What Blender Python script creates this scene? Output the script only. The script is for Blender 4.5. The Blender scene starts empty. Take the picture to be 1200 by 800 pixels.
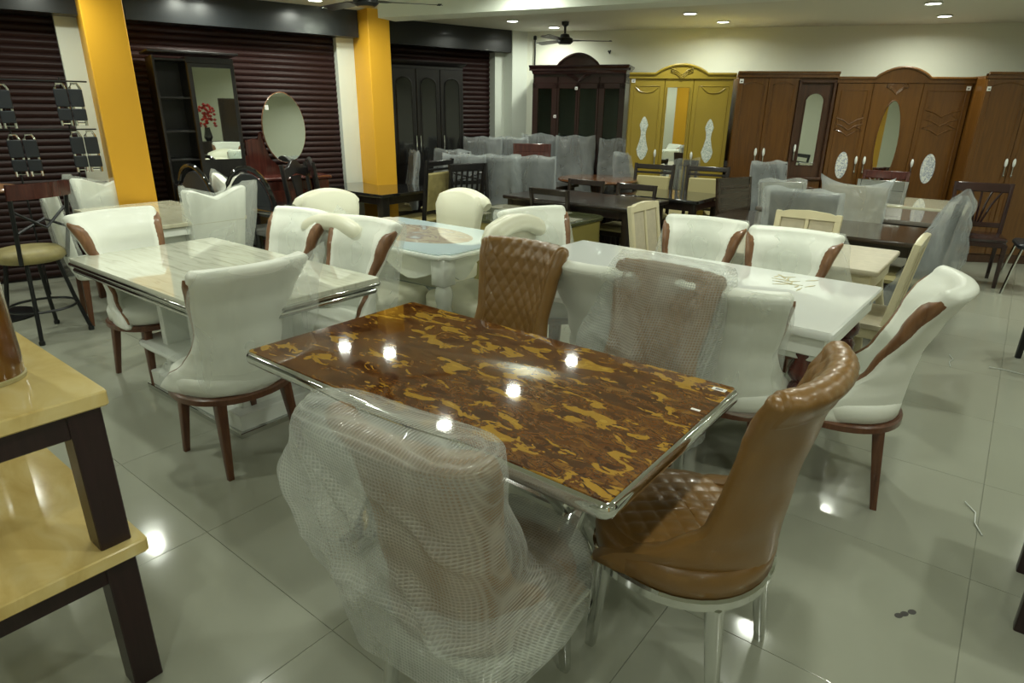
import bpy, bmesh, math, random
from mathutils import Vector, Matrix, noise
random.seed(7)
PI = math.pi
D = bpy.data
S = bpy.context.scene
COL = S.collection

# ------------------------------------------------------------------ camera
cam_d = D.cameras.new('camera'); cam = D.objects.new('camera', cam_d); COL.objects.link(cam)
S.camera = cam
EYE = 1.58
PITCH = math.atan(270 / 738.0)
ROLL = math.radians(0.7)
cam_d.sensor_width = 36.0
cam_d.lens = 738.0 / 1200.0 * 36.0
cam_d.clip_start = 0.05
_fw = Vector((0, math.cos(PITCH), -math.sin(PITCH)))
_up0 = Vector((0, math.sin(PITCH), math.cos(PITCH)))
_rt = Vector((1, 0, 0)) * math.cos(ROLL) + _up0 * math.sin(ROLL)
_up = -Vector((1, 0, 0)) * math.sin(ROLL) + _up0 * math.cos(ROLL)
_m = Matrix((_rt, _up, -_fw)).transposed().to_4x4()
_m.translation = Vector((0, 0, EYE))
cam.matrix_world = _m

# ------------------------------------------------------------------ world, exposure
w = D.worlds.new('world'); S.world = w; w.use_nodes = True
w.node_tree.nodes['Background'].inputs[0].default_value = (0.8, 0.9, 0.8, 1)
w.node_tree.nodes['Background'].inputs[1].default_value = 0.05
S.view_settings.view_transform = 'Standard'
S.view_settings.look = 'None'
S.view_settings.gamma = 1.0
S.view_settings.use_curve_mapping = False
S.view_settings.exposure = 0.05
LAMP_WATTS = 10.0
LAMP_COL = (0.95, 1.0, 0.86)
S.cycles.transparent_max_bounces = 20

# ------------------------------------------------------------------ materials
def nmat(name):
    m = D.materials.new(name); m.use_nodes = True
    return m, m.node_tree.nodes, m.node_tree.links, m.node_tree.nodes['Principled BSDF']

def plain(name, c, rough=0.5, metal=0.0, coat=0.0, spec=0.5, bump=0.0, bscale=60.0, var=0.0, vscale=8.0, emit=0):
    m, N, L, P = nmat(name)
    P.inputs['Base Color'].default_value = (*c, 1)
    P.inputs['Roughness'].default_value = rough
    P.inputs['Metallic'].default_value = metal
    P.inputs['Coat Weight'].default_value = coat
    P.inputs['Coat Roughness'].default_value = 0.05
    P.inputs['Specular IOR Level'].default_value = spec
    if emit:
        P.inputs['Emission Color'].default_value = (*c, 1); P.inputs['Emission Strength'].default_value = emit
    if bump or var:
        tc = N.new('ShaderNodeTexCoord')
    if bump:
        t = N.new('ShaderNodeTexNoise'); t.inputs['Scale'].default_value = bscale; t.inputs['Detail'].default_value = 4
        b = N.new('ShaderNodeBump'); b.inputs['Strength'].default_value = bump; b.inputs['Distance'].default_value = 0.01
        L.new(tc.outputs['Object'], t.inputs['Vector']); L.new(t.outputs['Fac'], b.inputs['Height']); L.new(b.outputs[0], P.inputs['Normal'])
    if var:
        t = N.new('ShaderNodeTexNoise'); t.inputs['Scale'].default_value = vscale; t.inputs['Detail'].default_value = 5
        r = N.new('ShaderNodeValToRGB')
        r.color_ramp.elements[0].position = 0.3; r.color_ramp.elements[1].position = 0.7
        r.color_ramp.elements[0].color = (*[x * (1 - var) for x in c], 1)
        r.color_ramp.elements[1].color = (*[min(1, x * (1 + var)) for x in c], 1)
        L.new(tc.outputs['Object'], t.inputs['Vector']); L.new(t.outputs['Fac'], r.inputs[0]); L.new(r.outputs[0], P.inputs['Base Color'])
    return m

def wood(name, c1, c2, rough=0.35, coat=0.3, sc=(30, 30, 2.5), dist=1.2):
    m, N, L, P = nmat(name)
    tc = N.new('ShaderNodeTexCoord'); mp = N.new('ShaderNodeMapping'); mp.inputs['Scale'].default_value = sc
    t = N.new('ShaderNodeTexNoise'); t.inputs['Scale'].default_value = 1.0; t.inputs['Detail'].default_value = 6; t.inputs['Distortion'].default_value = dist
    r = N.new('ShaderNodeValToRGB'); r.color_ramp.elements[0].position = 0.35; r.color_ramp.elements[1].position = 0.68
    r.color_ramp.elements[0].color = (*c1, 1); r.color_ramp.elements[1].color = (*c2, 1)
    L.new(tc.outputs['Object'], mp.inputs[0]); L.new(mp.outputs[0], t.inputs['Vector']); L.new(t.outputs['Fac'], r.inputs[0]); L.new(r.outputs[0], P.inputs['Base Color'])
    P.inputs['Roughness'].default_value = rough; P.inputs['Coat Weight'].default_value = coat; P.inputs['Coat Roughness'].default_value = 0.08
    return m

def film(name, col, base, wr_scale, rough=0.22, amount=0.3, bump=0.6, dots=0.0):
    """thin packing film: transparent sheet mixed with a hazy glossy sheet, wrinkles as relief"""
    m, N, L, P = nmat(name)
    out = N['Material Output']
    P.inputs['Base Color'].default_value = (*col, 1); P.inputs['Roughness'].default_value = rough
    P.inputs['Specular IOR Level'].default_value = 0.7
    tr = N.new('ShaderNodeBsdfTransparent')
    tl = N.new('ShaderNodeBsdfTranslucent'); tl.inputs[0].default_value = (*col, 1)
    mx0 = N.new('ShaderNodeMixShader'); mx0.inputs[0].default_value = 0.35
    mx = N.new('ShaderNodeMixShader')
    tc = N.new('ShaderNodeTexCoord'); mp = N.new('ShaderNodeMapping'); mp.inputs['Scale'].default_value = (1, 1, 0.35)
    t = N.new('ShaderNodeTexNoise'); t.inputs['Scale'].default_value = wr_scale; t.inputs['Detail'].default_value = 3; t.inputs['Distortion'].default_value = 1.0
    L.new(tc.outputs['Object'], mp.inputs[0]); L.new(mp.outputs[0], t.inputs['Vector'])
    ma = N.new('ShaderNodeMath'); ma.operation = 'MULTIPLY_ADD'; ma.inputs[1].default_value = amount; ma.inputs[2].default_value = base - amount * 0.5
    L.new(t.outputs['Fac'], ma.inputs[0])
    fac = ma.outputs[0]
    b = N.new('ShaderNodeBump'); b.inputs['Strength'].default_value = bump; b.inputs['Distance'].default_value = 0.03
    L.new(t.outputs['Fac'], b.inputs['Height'])
    nrm = b.outputs[0]
    if dots:
        sx = N.new('ShaderNodeSeparateXYZ'); L.new(tc.outputs['UV'], sx.inputs[0])
        k = 2 * PI / dots
        def wave(o):
            a = N.new('ShaderNodeMath'); a.operation = 'MULTIPLY'; a.inputs[1].default_value = k; L.new(o, a.inputs[0])
            s = N.new('ShaderNodeMath'); s.operation = 'SINE'; L.new(a.outputs[0], s.inputs[0]); return s.outputs[0]
        p = N.new('ShaderNodeMath'); p.operation = 'MULTIPLY'; L.new(wave(sx.outputs[0]), p.inputs[0]); L.new(wave(sx.outputs[1]), p.inputs[1])
        ab = N.new('ShaderNodeMath'); ab.operation = 'ABSOLUTE'; L.new(p.outputs[0], ab.inputs[0])
        m2 = N.new('ShaderNodeMath'); m2.operation = 'MULTIPLY_ADD'; m2.inputs[1].default_value = -0.13; L.new(ab.outputs[0], m2.inputs[0]); L.new(fac, m2.inputs[2])
        ad = N.new('ShaderNodeMath'); ad.operation = 'ADD'; ad.inputs[1].default_value = 0.05; L.new(m2.outputs[0], ad.inputs[0]); fac = ad.outputs[0]
        b2 = N.new('ShaderNodeBump'); b2.inputs['Strength'].default_value = 0.9; b2.inputs['Distance'].default_value = 0.004
        L.new(ab.outputs[0], b2.inputs['Height']); L.new(nrm, b2.inputs['Normal']); nrm = b2.outputs[0]
    cl = N.new('ShaderNodeClamp'); L.new(fac, cl.inputs[0])
    L.new(nrm, P.inputs['Normal']); L.new(nrm, tl.inputs['Normal'])
    L.new(P.outputs[0], mx0.inputs[1]); L.new(tl.outputs[0], mx0.inputs[2])
    L.new(cl.outputs[0], mx.inputs[0]); L.new(tr.outputs[0], mx.inputs[1]); L.new(mx0.outputs[0], mx.inputs[2])
    L.new(mx.outputs[0], out.inputs[0])
    return m

def ramp_noise(name, stops, scale, mapscale=(1, 1, 1), detail=5, dist=1.0, rough=0.08, coat=0.0, rot=0.0, constant=False):
    m, N, L, P = nmat(name)
    tc = N.new('ShaderNodeTexCoord'); mp = N.new('ShaderNodeMapping'); mp.inputs['Scale'].default_value = mapscale; mp.inputs['Rotation'].default_value = (0, 0, rot)
    t = N.new('ShaderNodeTexNoise'); t.inputs['Scale'].default_value = scale; t.inputs['Detail'].default_value = detail; t.inputs['Distortion'].default_value = dist
    r = N.new('ShaderNodeValToRGB'); cr = r.color_ramp
    while len(cr.elements) < len(stops): cr.elements.new(0.5)
    for e, (p, c) in zip(cr.elements, stops): e.position = p; e.color = (*c, 1)
    if constant: cr.interpolation = 'CONSTANT'
    L.new(tc.outputs['Object'], mp.inputs[0]); L.new(mp.outputs[0], t.inputs['Vector']); L.new(t.outputs['Fac'], r.inputs[0]); L.new(r.outputs[0], P.inputs['Base Color'])
    P.inputs['Roughness'].default_value = rough; P.inputs['Coat Weight'].default_value = coat
    return m

M = {}
M['chrome'] = plain('chrome', (0.72, 0.73, 0.72), 0.08, 1.0)
M['steel'] = plain('steel', (0.55, 0.56, 0.55), 0.2, 1.0)
M['mirror'] = plain('mirror_glass', (0.86, 0.9, 0.86), 0.015, 1.0)
M['tan'] = plain('tan_leatherette', (0.205, 0.105, 0.026), 0.34, 0, 0.25, 0.5, 0.08, 220, 0.12, 5)
M['white_leather'] = plain('white_leatherette', (0.80, 0.82, 0.74), 0.42, 0, 0.1, 0.5, 0.06, 200)
M['cream_leather'] = plain('cream_leatherette', (0.74, 0.73, 0.58), 0.38, 0, 0.15, 0.5, 0.05, 160)
M['walnut'] = wood('walnut_wood', (0.085, 0.028, 0.012), (0.15, 0.058, 0.024), 0.35)
M['side_wood'] = wood('side_wood', (0.15, 0.065, 0.025), (0.25, 0.12, 0.05), 0.4)
M['mahogany'] = wood('mahogany_wood', (0.05, 0.010, 0.008), (0.10, 0.022, 0.014), 0.25, 0.5)
M['dark_mahogany'] = wood('dark_mahogany_wood', (0.018, 0.006, 0.006), (0.034, 0.011, 0.010), 0.25, 0.5)
M['espresso'] = wood('espresso_wood', (0.012, 0.008, 0.006), (0.024, 0.015, 0.011), 0.3, 0.4)
M['black_wood'] = wood('black_wood', (0.005, 0.0045, 0.005), (0.010, 0.008, 0.008), 0.35, 0.15)
M['wenge'] = wood('wenge_wood', (0.014, 0.004, 0.005), (0.026, 0.009, 0.010), 0.4, 0.15)
M['brown_top'] = wood('brown_table_top', (0.030, 0.019, 0.012), (0.05, 0.033, 0.022), 0.14, 0.6, (3, 30, 30))
M['red_top'] = wood('reddish_table_top', (0.14, 0.05, 0.02), (0.2, 0.085, 0.03), 0.15, 0.6, (3, 30, 30))
M['black_gloss'] = plain('black_gloss', (0.012, 0.012, 0.012), 0.06, 0, 0.6)
M['black_metal'] = plain('black_metal', (0.012, 0.013, 0.014), 0.35, 0.2)
M['black_leather'] = plain('black_leatherette', (0.014, 0.017, 0.022), 0.4)
M['door_brown'] = wood('teak_door', (0.102, 0.040, 0.0065), (0.145, 0.060, 0.010), 0.32, 0.3, (26, 26, 2.0))
M['door_dark'] = wood('dark_teak', (0.045, 0.018, 0.008), (0.07, 0.028, 0.012), 0.35, 0.2)
M['door_mustard'] = plain('mustard_lacquer', (0.33, 0.235, 0.030), 0.32, 0, 0.2, 0.5, 0, 1, 0.05, 3)
M['panel_cream'] = plain('cream_lacquer', (0.66, 0.60, 0.40), 0.35, 0, 0.1, 0.5, 0, 1, 0.06, 6)
M['panel_beige'] = plain('beige_panel', (0.50, 0.45, 0.33), 0.5, 0, 0, 0.5, 0, 1, 0.08, 20)
M['beige_cushion'] = plain('beige_cushion', (0.47, 0.41, 0.20), 0.6, 0, 0, 0.5, 0.1, 90)
M['stool_cushion'] = plain('stool_cushion', (0.30, 0.25, 0.10), 0.5, 0, 0, 0.5, 0.25, 25, 0.2, 12)
M['white_lacquer'] = plain('white_lacquer', (0.80, 0.83, 0.77), 0.16, 0, 0.4)
M['white_gloss'] = plain('white_gloss', (0.83, 0.86, 0.83), 0.06, 0, 0.6)
M['white_paint'] = plain('white_paint', (0.70, 0.74, 0.66), 0.5)
M['wall_paint'] = plain('wall_paint', (0.76, 0.78, 0.66), 0.6, 0, 0, 0.3, 0.03, 40)
M['ceiling_paint'] = plain('ceiling_paint', (0.66, 0.67, 0.58), 0.7, 0, 0, 0.3)
M['pillar_paint'] = plain('pillar_orange_paint', (0.72, 0.375, 0.022), 0.5, 0, 0, 0.4, 0.02, 40)
M['bulkhead'] = plain('charcoal_bulkhead', (0.012, 0.014, 0.016), 0.30, 0, 0.15)
M['shutter'] = plain('maroon_shutter', (0.024, 0.009, 0.008), 0.45, 0.0, 0.0, 0.22)
M['shutter_back'] = plain('shutter_back', (0.012, 0.008, 0.008), 0.7)
M['lamp'] = plain('lamp_face', (0.95, 1.0, 0.9), 0.5, emit=14)
M['sticker'] = plain('paper_sticker', (0.8, 0.8, 0.78), 0.6)
M['sticker_ink'] = plain('sticker_ink', (0.06, 0.06, 0.08), 0.6)
M['silver_trim'] = plain('silver_trim', (0.62, 0.66, 0.63), 0.25, 0.6)
M['amber'] = plain('amber_varnish', (0.15, 0.06, 0.007), 0.18, 0, 0.5, 0.5, 0, 1, 0.25, 4)
M['olive_panel'] = plain('olive_lacquer', (0.25, 0.21, 0.06), 0.25, 0, 0.3)
M['gold_print'] = plain('gold_print', (0.55, 0.48, 0.27), 0.3)
M['red_petal'] = plain('red_petal', (0.42, 0.02, 0.01), 0.6)
M['olive_dark'] = plain('olive_stone', (0.06, 0.065, 0.03), 0.08, 0, 0.5)
M['stone_pale'] = plain('pale_stone', (0.34, 0.33, 0.25), 0.08, 0, 0.5)
M['plastic_bit'] = plain('plastic_bit', (0.6, 0.63, 0.58), 0.2, 0, 0.3)
M['stain'] = plain('stain', (0.05, 0.045, 0.04), 0.5)
def camo():
    m, N, L, P = nmat('mottled_marble')
    tc = N.new('ShaderNodeTexCoord'); mp = N.new('ShaderNodeMapping'); mp.inputs['Rotation'].default_value = (0, 0, 0.5); mp.inputs['Scale'].default_value = (0.62, 1.25, 1)
    L.new(tc.outputs['Object'], mp.inputs[0])
    def layer(scale, det, dist, off, stops, ro=0.6):
        a = N.new('ShaderNodeVectorMath'); a.inputs[1].default_value = (off, off * .7, 0); L.new(mp.outputs[0], a.inputs[0])
        t = N.new('ShaderNodeTexNoise'); t.inputs['Scale'].default_value = scale; t.inputs['Detail'].default_value = det; t.inputs['Roughness'].default_value = ro; t.inputs['Distortion'].default_value = dist
        L.new(a.outputs[0], t.inputs['Vector'])
        r = N.new('ShaderNodeValToRGB'); cr = r.color_ramp; cr.interpolation = 'CONSTANT' if len(stops[0][1]) == 3 and len(stops) > 2 else 'LINEAR'
        while len(cr.elements) < len(stops): cr.elements.new(0.5)
        for e, (p, c) in zip(cr.elements, stops): e.position = p; e.color = (*c, 1)
        L.new(t.outputs['Fac'], r.inputs[0]); return r.outputs[0]
    base = layer(24, 4, 0.9, 0, [(0, (.060, .020, .006)), (.40, (.105, .036, .008)), (.47, (.15, .058, .012)), (.52, (.085, .028, .007)), (.57, (.17, .072, .014)), (.63, (.23, .105, .018))])
    gold = layer(15, 3.5, 0.5, 3.1, [(0, (.20, .10, .016)), (.5, (.36, .20, .026)), (.7, (.46, .27, .04))])
    msk = layer(15, 3.4, 0.6, 3.1, [(.570, (0, 0, 0)), (.580, (1, 1, 1))])
    dk = layer(9, 4, 0.8, 7.7, [(.57, (0, 0, 0)), (.585, (.7, .7, .7))])
    m1 = N.new('ShaderNodeMix'); m1.data_type = 'RGBA'; L.new(dk, m1.inputs[0]); L.new(base, m1.inputs[6]); m1.inputs[7].default_value = (.048, .014, .005, 1)
    m2 = N.new('ShaderNodeMix'); m2.data_type = 'RGBA'; L.new(msk, m2.inputs[0]); L.new(m1.outputs[2], m2.inputs[6]); L.new(gold, m2.inputs[7])
    L.new(m2.outputs[2], P.inputs['Base Color']); P.inputs['Roughness'].default_value = 0.045; P.inputs['Coat Weight'].default_value = 0.4
    return m
M['camo'] = camo()
M['marble_white'] = ramp_noise('veined_white_marble', [(0.25, (0.40, 0.41, 0.32)), (0.45, (0.60, 0.61, 0.50)), (0.75, (0.68, 0.69, 0.58))], 5, (0.6, 5, 1), 5, 1.2, 0.05, 0.4, 0.5)
M['marble_yellow'] = ramp_noise('yellow_marble', [(0.25, (0.60, 0.42, 0.13)), (0.5, (0.76, 0.59, 0.24)), (0.75, (0.84, 0.71, 0.37))], 4.5, (1, 2.2, 1), 6, 0.8, 0.10, 0.4, 0.9)
M['marble_cream'] = ramp_noise('cream_marble', [(0.25, (0.50, 0.47, 0.33)), (0.75, (0.62, 0.60, 0.46))], 5, (1, 3, 1), 5, 0.8, 0.06, 0.4)
M['picture_top'] = ramp_noise('pictured_glass_top', [(0.2, (0.50, 0.30, 0.12)), (0.40, (0.42, 0.34, 0.28)), (0.5, (0.55, 0.50, 0.38)), (0.58, (0.36, 0.30, 0.27)), (0.68, (0.55, 0.62, 0.62)), (0.8, (0.60, 0.70, 0.74))], 4.5, (1, 1.6, 1), 4, 1.2, 0.05, 0.4)
M['blue_glass'] = plain('pale_blue_glass', (0.58, 0.70, 0.73), 0.05, 0, 0.5)
M['stripe_top'] = ramp_noise('striped_gloss_top', [(0.3, (0.16, 0.14, 0.12)), (0.5, (0.26, 0.23, 0.2)), (0.7, (0.20, 0.15, 0.12))], 3, (0.3, 18, 1), 3, 0.2, 0.06, 0.5)
M['floral'] = ramp_noise('blue_floral_print', [(0.0, (0.75, 0.77, 0.72)), (0.52, (0.12, 0.17, 0.34)), (0.58, (0.7, 0.73, 0.7)), (0.66, (0.2, 0.27, 0.33))], 55, (1, 1, 1), 2, 0.8, 0.3, 0, 0, True)
M['floral_pale'] = ramp_noise('pale_floral_print', [(0.0, (0.72, 0.76, 0.70)), (0.5, (0.35, 0.45, 0.42)), (0.57, (0.68, 0.72, 0.66))], 50, (1, 1, 1), 2, 0.8, 0.3, 0, 0, True)
M['film'] = film('clear_film', (0.86, 0.90, 0.85), 0.24, 6, 0.2, 0.36, 0.3)
M['film_thin'] = film('thin_clear_film', (0.86, 0.90, 0.85), 0.12, 6, 0.16, 0.2, 0.25)
M['film_grey'] = film('hazy_film', (0.60, 0.65, 0.66), 0.42, 7, 0.18, 0.5, 0.7)
M['bubble'] = film('bubble_film', (0.86, 0.90, 0.85), 0.36, 4, 0.2, 0.6, 0.4, 0.019)

def glass(name, tint, fac):
    m, N, L, P = nmat(name); out = N['Material Output']
    g = N.new('ShaderNodeBsdfGlossy'); g.inputs[1].default_value = 0.02
    t = N.new('ShaderNodeBsdfTransparent'); t.inputs[0].default_value = (*tint, 1)
    fr = N.new('ShaderNodeFresnel'); fr.inputs[0].default_value = fac
    mx = N.new('ShaderNodeMixShader'); L.new(fr.outputs[0], mx.inputs[0]); L.new(t.outputs[0], mx.inputs[1]); L.new(g.outputs[0], mx.inputs[2]); L.new(mx.outputs[0], out.inputs[0])
    return m
M['glass'] = glass('cabinet_glass', (0.75, 0.85, 0.82), 1.6)

def tile_mat():
    m, N, L, P = nmat('floor_tile')
    oi = N.new('ShaderNodeObjectInfo'); tc = N.new('ShaderNodeTexCoord')
    t = N.new('ShaderNodeTexNoise'); t.inputs['Scale'].default_value = 2.5; t.inputs['Detail'].default_value = 6
    L.new(tc.outputs['Object'], t.inputs['Vector'])
    a = N.new('ShaderNodeMath'); a.operation = 'MULTIPLY_ADD'; a.inputs[1].default_value = 0.35; L.new(t.outputs['Fac'], a.inputs[0])
    b = N.new('ShaderNodeMath'); b.operation = 'MULTIPLY'; b.inputs[1].default_value = 0.5; L.new(oi.outputs['Random'], b.inputs[0]); L.new(b.outputs[0], a.inputs[2])
    r = N.new('ShaderNodeValToRGB'); r.color_ramp.elements[0].color = (0.335, 0.345, 0.275, 1); r.color_ramp.elements[1].color = (0.385, 0.395, 0.325, 1)
    L.new(a.outputs[0], r.inputs[0]); L.new(r.outputs[0], P.inputs['Base Color'])
    P.inputs['Roughness'].default_value = 0.10; P.inputs['Specular IOR Level'].default_value = 0.55
    w_ = N.new('ShaderNodeTexNoise'); w_.inputs['Scale'].default_value = 6
    L.new(tc.outputs['Object'], w_.inputs['Vector'])
    bp = N.new('ShaderNodeBump'); bp.inputs['Strength'].default_value = 0.025; bp.inputs['Distance'].default_value = 0.02
    L.new(w_.outputs['Fac'], bp.inputs['Height']); L.new(bp.outputs[0], P.inputs['Normal'])
    return m
M['tile'] = tile_mat()
M['joint'] = plain('tile_joint', (0.33, 0.34, 0.275), 0.5)

# ------------------------------------------------------------------ mesh builder
def rrect(hx, hy, r=0.02, n=3, cx=0, cy=0):
    r = min(r, hx * 0.99, hy * 0.99); pts = []
    for sx, sy, a0 in ((1, 1, 0), (-1, 1, 90), (-1, -1, 180), (1, -1, 270)):
        for k in range(n + 1):
            a = math.radians(a0 + 90 * k / n)
            pts.append((cx + sx * (hx - r) + r * math.cos(a), cy + sy * (hy - r) + r * math.sin(a)))
    return pts
def circle(r, n=20, cx=0, cy=0, ry=None):
    return [(cx + r * math.cos(2 * PI * k / n), cy + (ry or r) * math.sin(2 * PI * k / n)) for k in range(n)]
def interp(tab, v):
    if v <= tab[0][0]: return tab[0][1]
    for (a, x), (b, y) in zip(tab, tab[1:]):
        if v <= b:
            k = (v - a) / (b - a); k = k * k * (3 - 2 * k) * 0.5 + k * 0.5
            return x + (y - x) * k
    return tab[-1][1]

class B:
    def __init__(s): s.v = []; s.f = []; s.uv = []; s.m = Matrix()
    def add(s, vs, fs, uv=None):
        o = len(s.v); s.v += [tuple(s.m @ Vector(p)) for p in vs]
        s.uv += uv if uv else [(p[0], p[1]) for p in vs]
        s.f += [[i + o for i in f] for f in fs]; return s
    def box(s, c, d, bev=0.004, rz=0.0, rx=0.0, ry=0.0):
        hx, hy, hz = d[0] / 2, d[1] / 2, d[2] / 2; b = min(bev, hx * .6, hy * .6, hz * .6)
        R = Matrix.Translation(c) @ Matrix.Rotation(rz, 4, 'Z') @ Matrix.Rotation(rx, 4, 'X') @ Matrix.Rotation(ry, 4, 'Y')
        if b <= 0:
            vs = [R @ Vector((x * hx, y * hy, z * hz)) for x in (-1, 1) for y in (-1, 1) for z in (-1, 1)]
            return s.add([tuple(p) for p in vs], [(0, 1, 3, 2), (4, 6, 7, 5), (0, 4, 5, 1), (2, 3, 7, 6), (0, 2, 6, 4), (1, 5, 7, 3)])
        rings = []
        for z, i in ((-hz, b), (-hz + b, 0), (hz - b, 0), (hz, b)):
            x, y = hx - i, hy - i; e = b if i == 0 else b * 0.6
            rings.append([(x, y - e, z), (x - e, y, z), (-x + e, y, z), (-x, y - e, z), (-x, -y + e, z), (-x + e, -y, z), (x - e, -y, z), (x, -y + e, z)])
        return s.loft([[tuple(R @ Vector(p)) for p in r] for r in rings])
    def loft(s, rings, cap=True, closed=True, cap0=True, uv=None):
        n = len(rings[0]); vs = [p for r in rings for p in r]; fs = []
        for i in range(len(rings) - 1):
            for j in range(n if closed else n - 1):
                k = (j + 1) % n
                fs.append((i * n + j, i * n + k, (i + 1) * n + k, (i + 1) * n + j))
        if cap:
            if cap0: fs.append(tuple(range(n))[::-1])
            fs.append(tuple(range((len(rings) - 1) * n, len(rings) * n)))
        return s.add(vs, fs, uv)
    def prism(s, out, z0, z1, bev=0.004):
        cx = sum(p[0] for p in out) / len(out); cy = sum(p[1] for p in out) / len(out)
        def ins(b):
            r = []
            for x, y in out:
                d = math.hypot(x - cx, y - cy) or 1; k = max(0, (d - b) / d); r.append((cx + (x - cx) * k, cy + (y - cy) * k))
            return r
        b = min(bev, (z1 - z0) * .45)
        return s.loft([[(x, y, z) for x, y in ins(i)] for z, i in ((z0, b), (z0 + b, 0), (z1 - b, 0), (z1, b))])
    def panel(s, out, y0, y1, bev=0.004):
        """outline in x,z extruded along y (front is y0)"""
        o = B(); o.prism([(x, z) for x, z in out], 0, 1, 0)
        cx = sum(p[0] for p in out) / len(out); cz = sum(p[1] for p in out) / len(out)
        def ins(b):
            r = []
            for x, z in out:
                d = math.hypot(x - cx, z - cz) or 1; k = max(0, (d - b) / d); r.append((cx + (x - cx) * k, cz + (z - cz) * k))
            return r
        b = min(bev, abs(y1 - y0) * .45); sg = 1 if y1 > y0 else -1
        return s.loft([[(x, y, z) for x, z in ins(i)] for y, i in ((y0, b), (y0 + sg * b, 0), (y1 - sg * b, 0), (y1, b))])
    def lathe(s, prof, c=(0, 0, 0), n=18):
        return s.loft([[(c[0] + r * math.cos(2 * PI * k / n), c[1] + r * math.sin(2 * PI * k / n), c[2] + z) for k in range(n)] for r, z in prof])
    def tube(s, pts, r, n=8, closed=False):
        P = [Vector(p) for p in pts]; rings = []; L = len(P)
        for i, p in enumerate(P):
            a = P[(i - 1) % L] if closed or i else p; c = P[(i + 1) % L] if closed or i < L - 1 else p
            t = (c - a).normalized(); up = Vector((0, 0, 1)) if abs(t.z) < 0.95 else Vector((1, 0, 0))
            x = t.cross(up).normalized(); y = x.cross(t).normalized(); rr = r[i] if isinstance(r, (list, tuple)) else r
            rings.append([tuple(p + x * rr * math.cos(2 * PI * k / n) + y * rr * math.sin(2 * PI * k / n)) for k in range(n)])
        if closed:
            return s.loft(rings + [rings[0]], cap=False)
        return s.loft(rings)
    def leg(s, top, bot, ht, hb, rnd=0.25):
        """tapered square leg between two points"""
        rings = []
        for p, h in ((bot, hb), (top, ht)):
            rings.append([(p[0] + x, p[1] + y, p[2]) for x, y in rrect(h, h, h * rnd, 2)])
        return s.loft(rings)
    def grid(s, fn, nu, nv, uvfn=None):
        vs = []; uv = []
        for j in range(nv + 1):
            for i in range(nu + 1):
                p = fn(i / nu, j / nv); vs.append(tuple(p)); uv.append(uvfn(i / nu, j / nv, p) if uvfn else (p[0], p[2]))
        w_ = nu + 1
        return s.add(vs, [(j * w_ + i, j * w_ + i + 1, (j + 1) * w_ + i + 1, (j + 1) * w_ + i) for j in range(nv) for i in range(nu)], uv)
    def mesh(s, name, mat, sharp=35, smooth=True):
        me = D.meshes.new(name); me.from_pydata(s.v, [], s.f)
        me.materials.append(M[mat] if isinstance(mat, str) else mat)
        uvl = me.uv_layers.new(name='uv')
        for l in me.loops: uvl.data[l.index].uv = s.uv[l.vertex_index]
        bm = bmesh.new(); bm.from_mesh(me); bmesh.ops.recalc_face_normals(bm, faces=bm.faces); bm.to_mesh(me); bm.free()
        if smooth:
            me.shade_smooth(); me.set_sharp_from_angle(angle=math.radians(sharp))
        return me

def obj(name, me, parent=None, loc=(0, 0, 0), rz=0.0, label=None):
    o = D.objects.new(name, me); COL.objects.link(o); o.location = loc; o.rotation_euler = (0, 0, rz)
    if parent: o.parent = parent
    if label: o['label'] = label
    return o
def thing(name, label, cat, loc=(0, 0, 0), rz=0.0, group=None, scale=None):
    o = D.objects.new(name, None); COL.objects.link(o); o.location = loc; o.rotation_euler = (0, 0, rz)
    o.empty_display_size = 0.1
    o['label'] = label; o['category'] = cat
    if group: o['group'] = group
    if scale: o.scale = scale
    return o
def structure(name, me, parent=None, loc=(0, 0, 0), rz=0.0):
    o = obj(name, me, parent, loc, rz)
    if not parent: o['kind'] = 'structure'
    return o
def put(parts, parent):
    """link fresh objects for a list of (name, mesh, label, children) parts; meshes are shared"""
    for p in parts:
        o = obj(p[0], p[1], parent, label=p[2] if len(p) > 2 else None)
        if len(p) > 3: put(p[3], o)
def place(parts, name, label, cat, loc, face_deg, group=None, scale=None):
    t = thing(name, label, cat, (loc[0], loc[1], loc[2] if len(loc) > 2 else 0), math.radians(face_deg - 90), group, scale)
    put(parts, t); return t

# room axes: the furniture stands along e1 (long sides of the tables) and e2
A1 = math.radians(-38)
e1 = Vector((math.cos(A1), math.sin(A1), 0)); e2 = Vector((-e1.y, e1.x, 0))

# ------------------------------------------------------------------ the setting
LT = Vector((0.811, 0.585, 0)); LN = Vector((-0.585, 0.811, 0)); LA = math.atan2(0.585, 0.811)
def WP(s, n, z=0.0): return LT * s + LN * n + Vector((0, 0, z))
CEIL = 2.58
BA = math.radians(-15); BT = Vector((math.cos(BA), math.sin(BA), 0)); BN = Vector((math.sin(BA), -math.cos(BA), 0))  # BN points into the room
CORNER = Vector((0.17, 9.36, 0))

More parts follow.
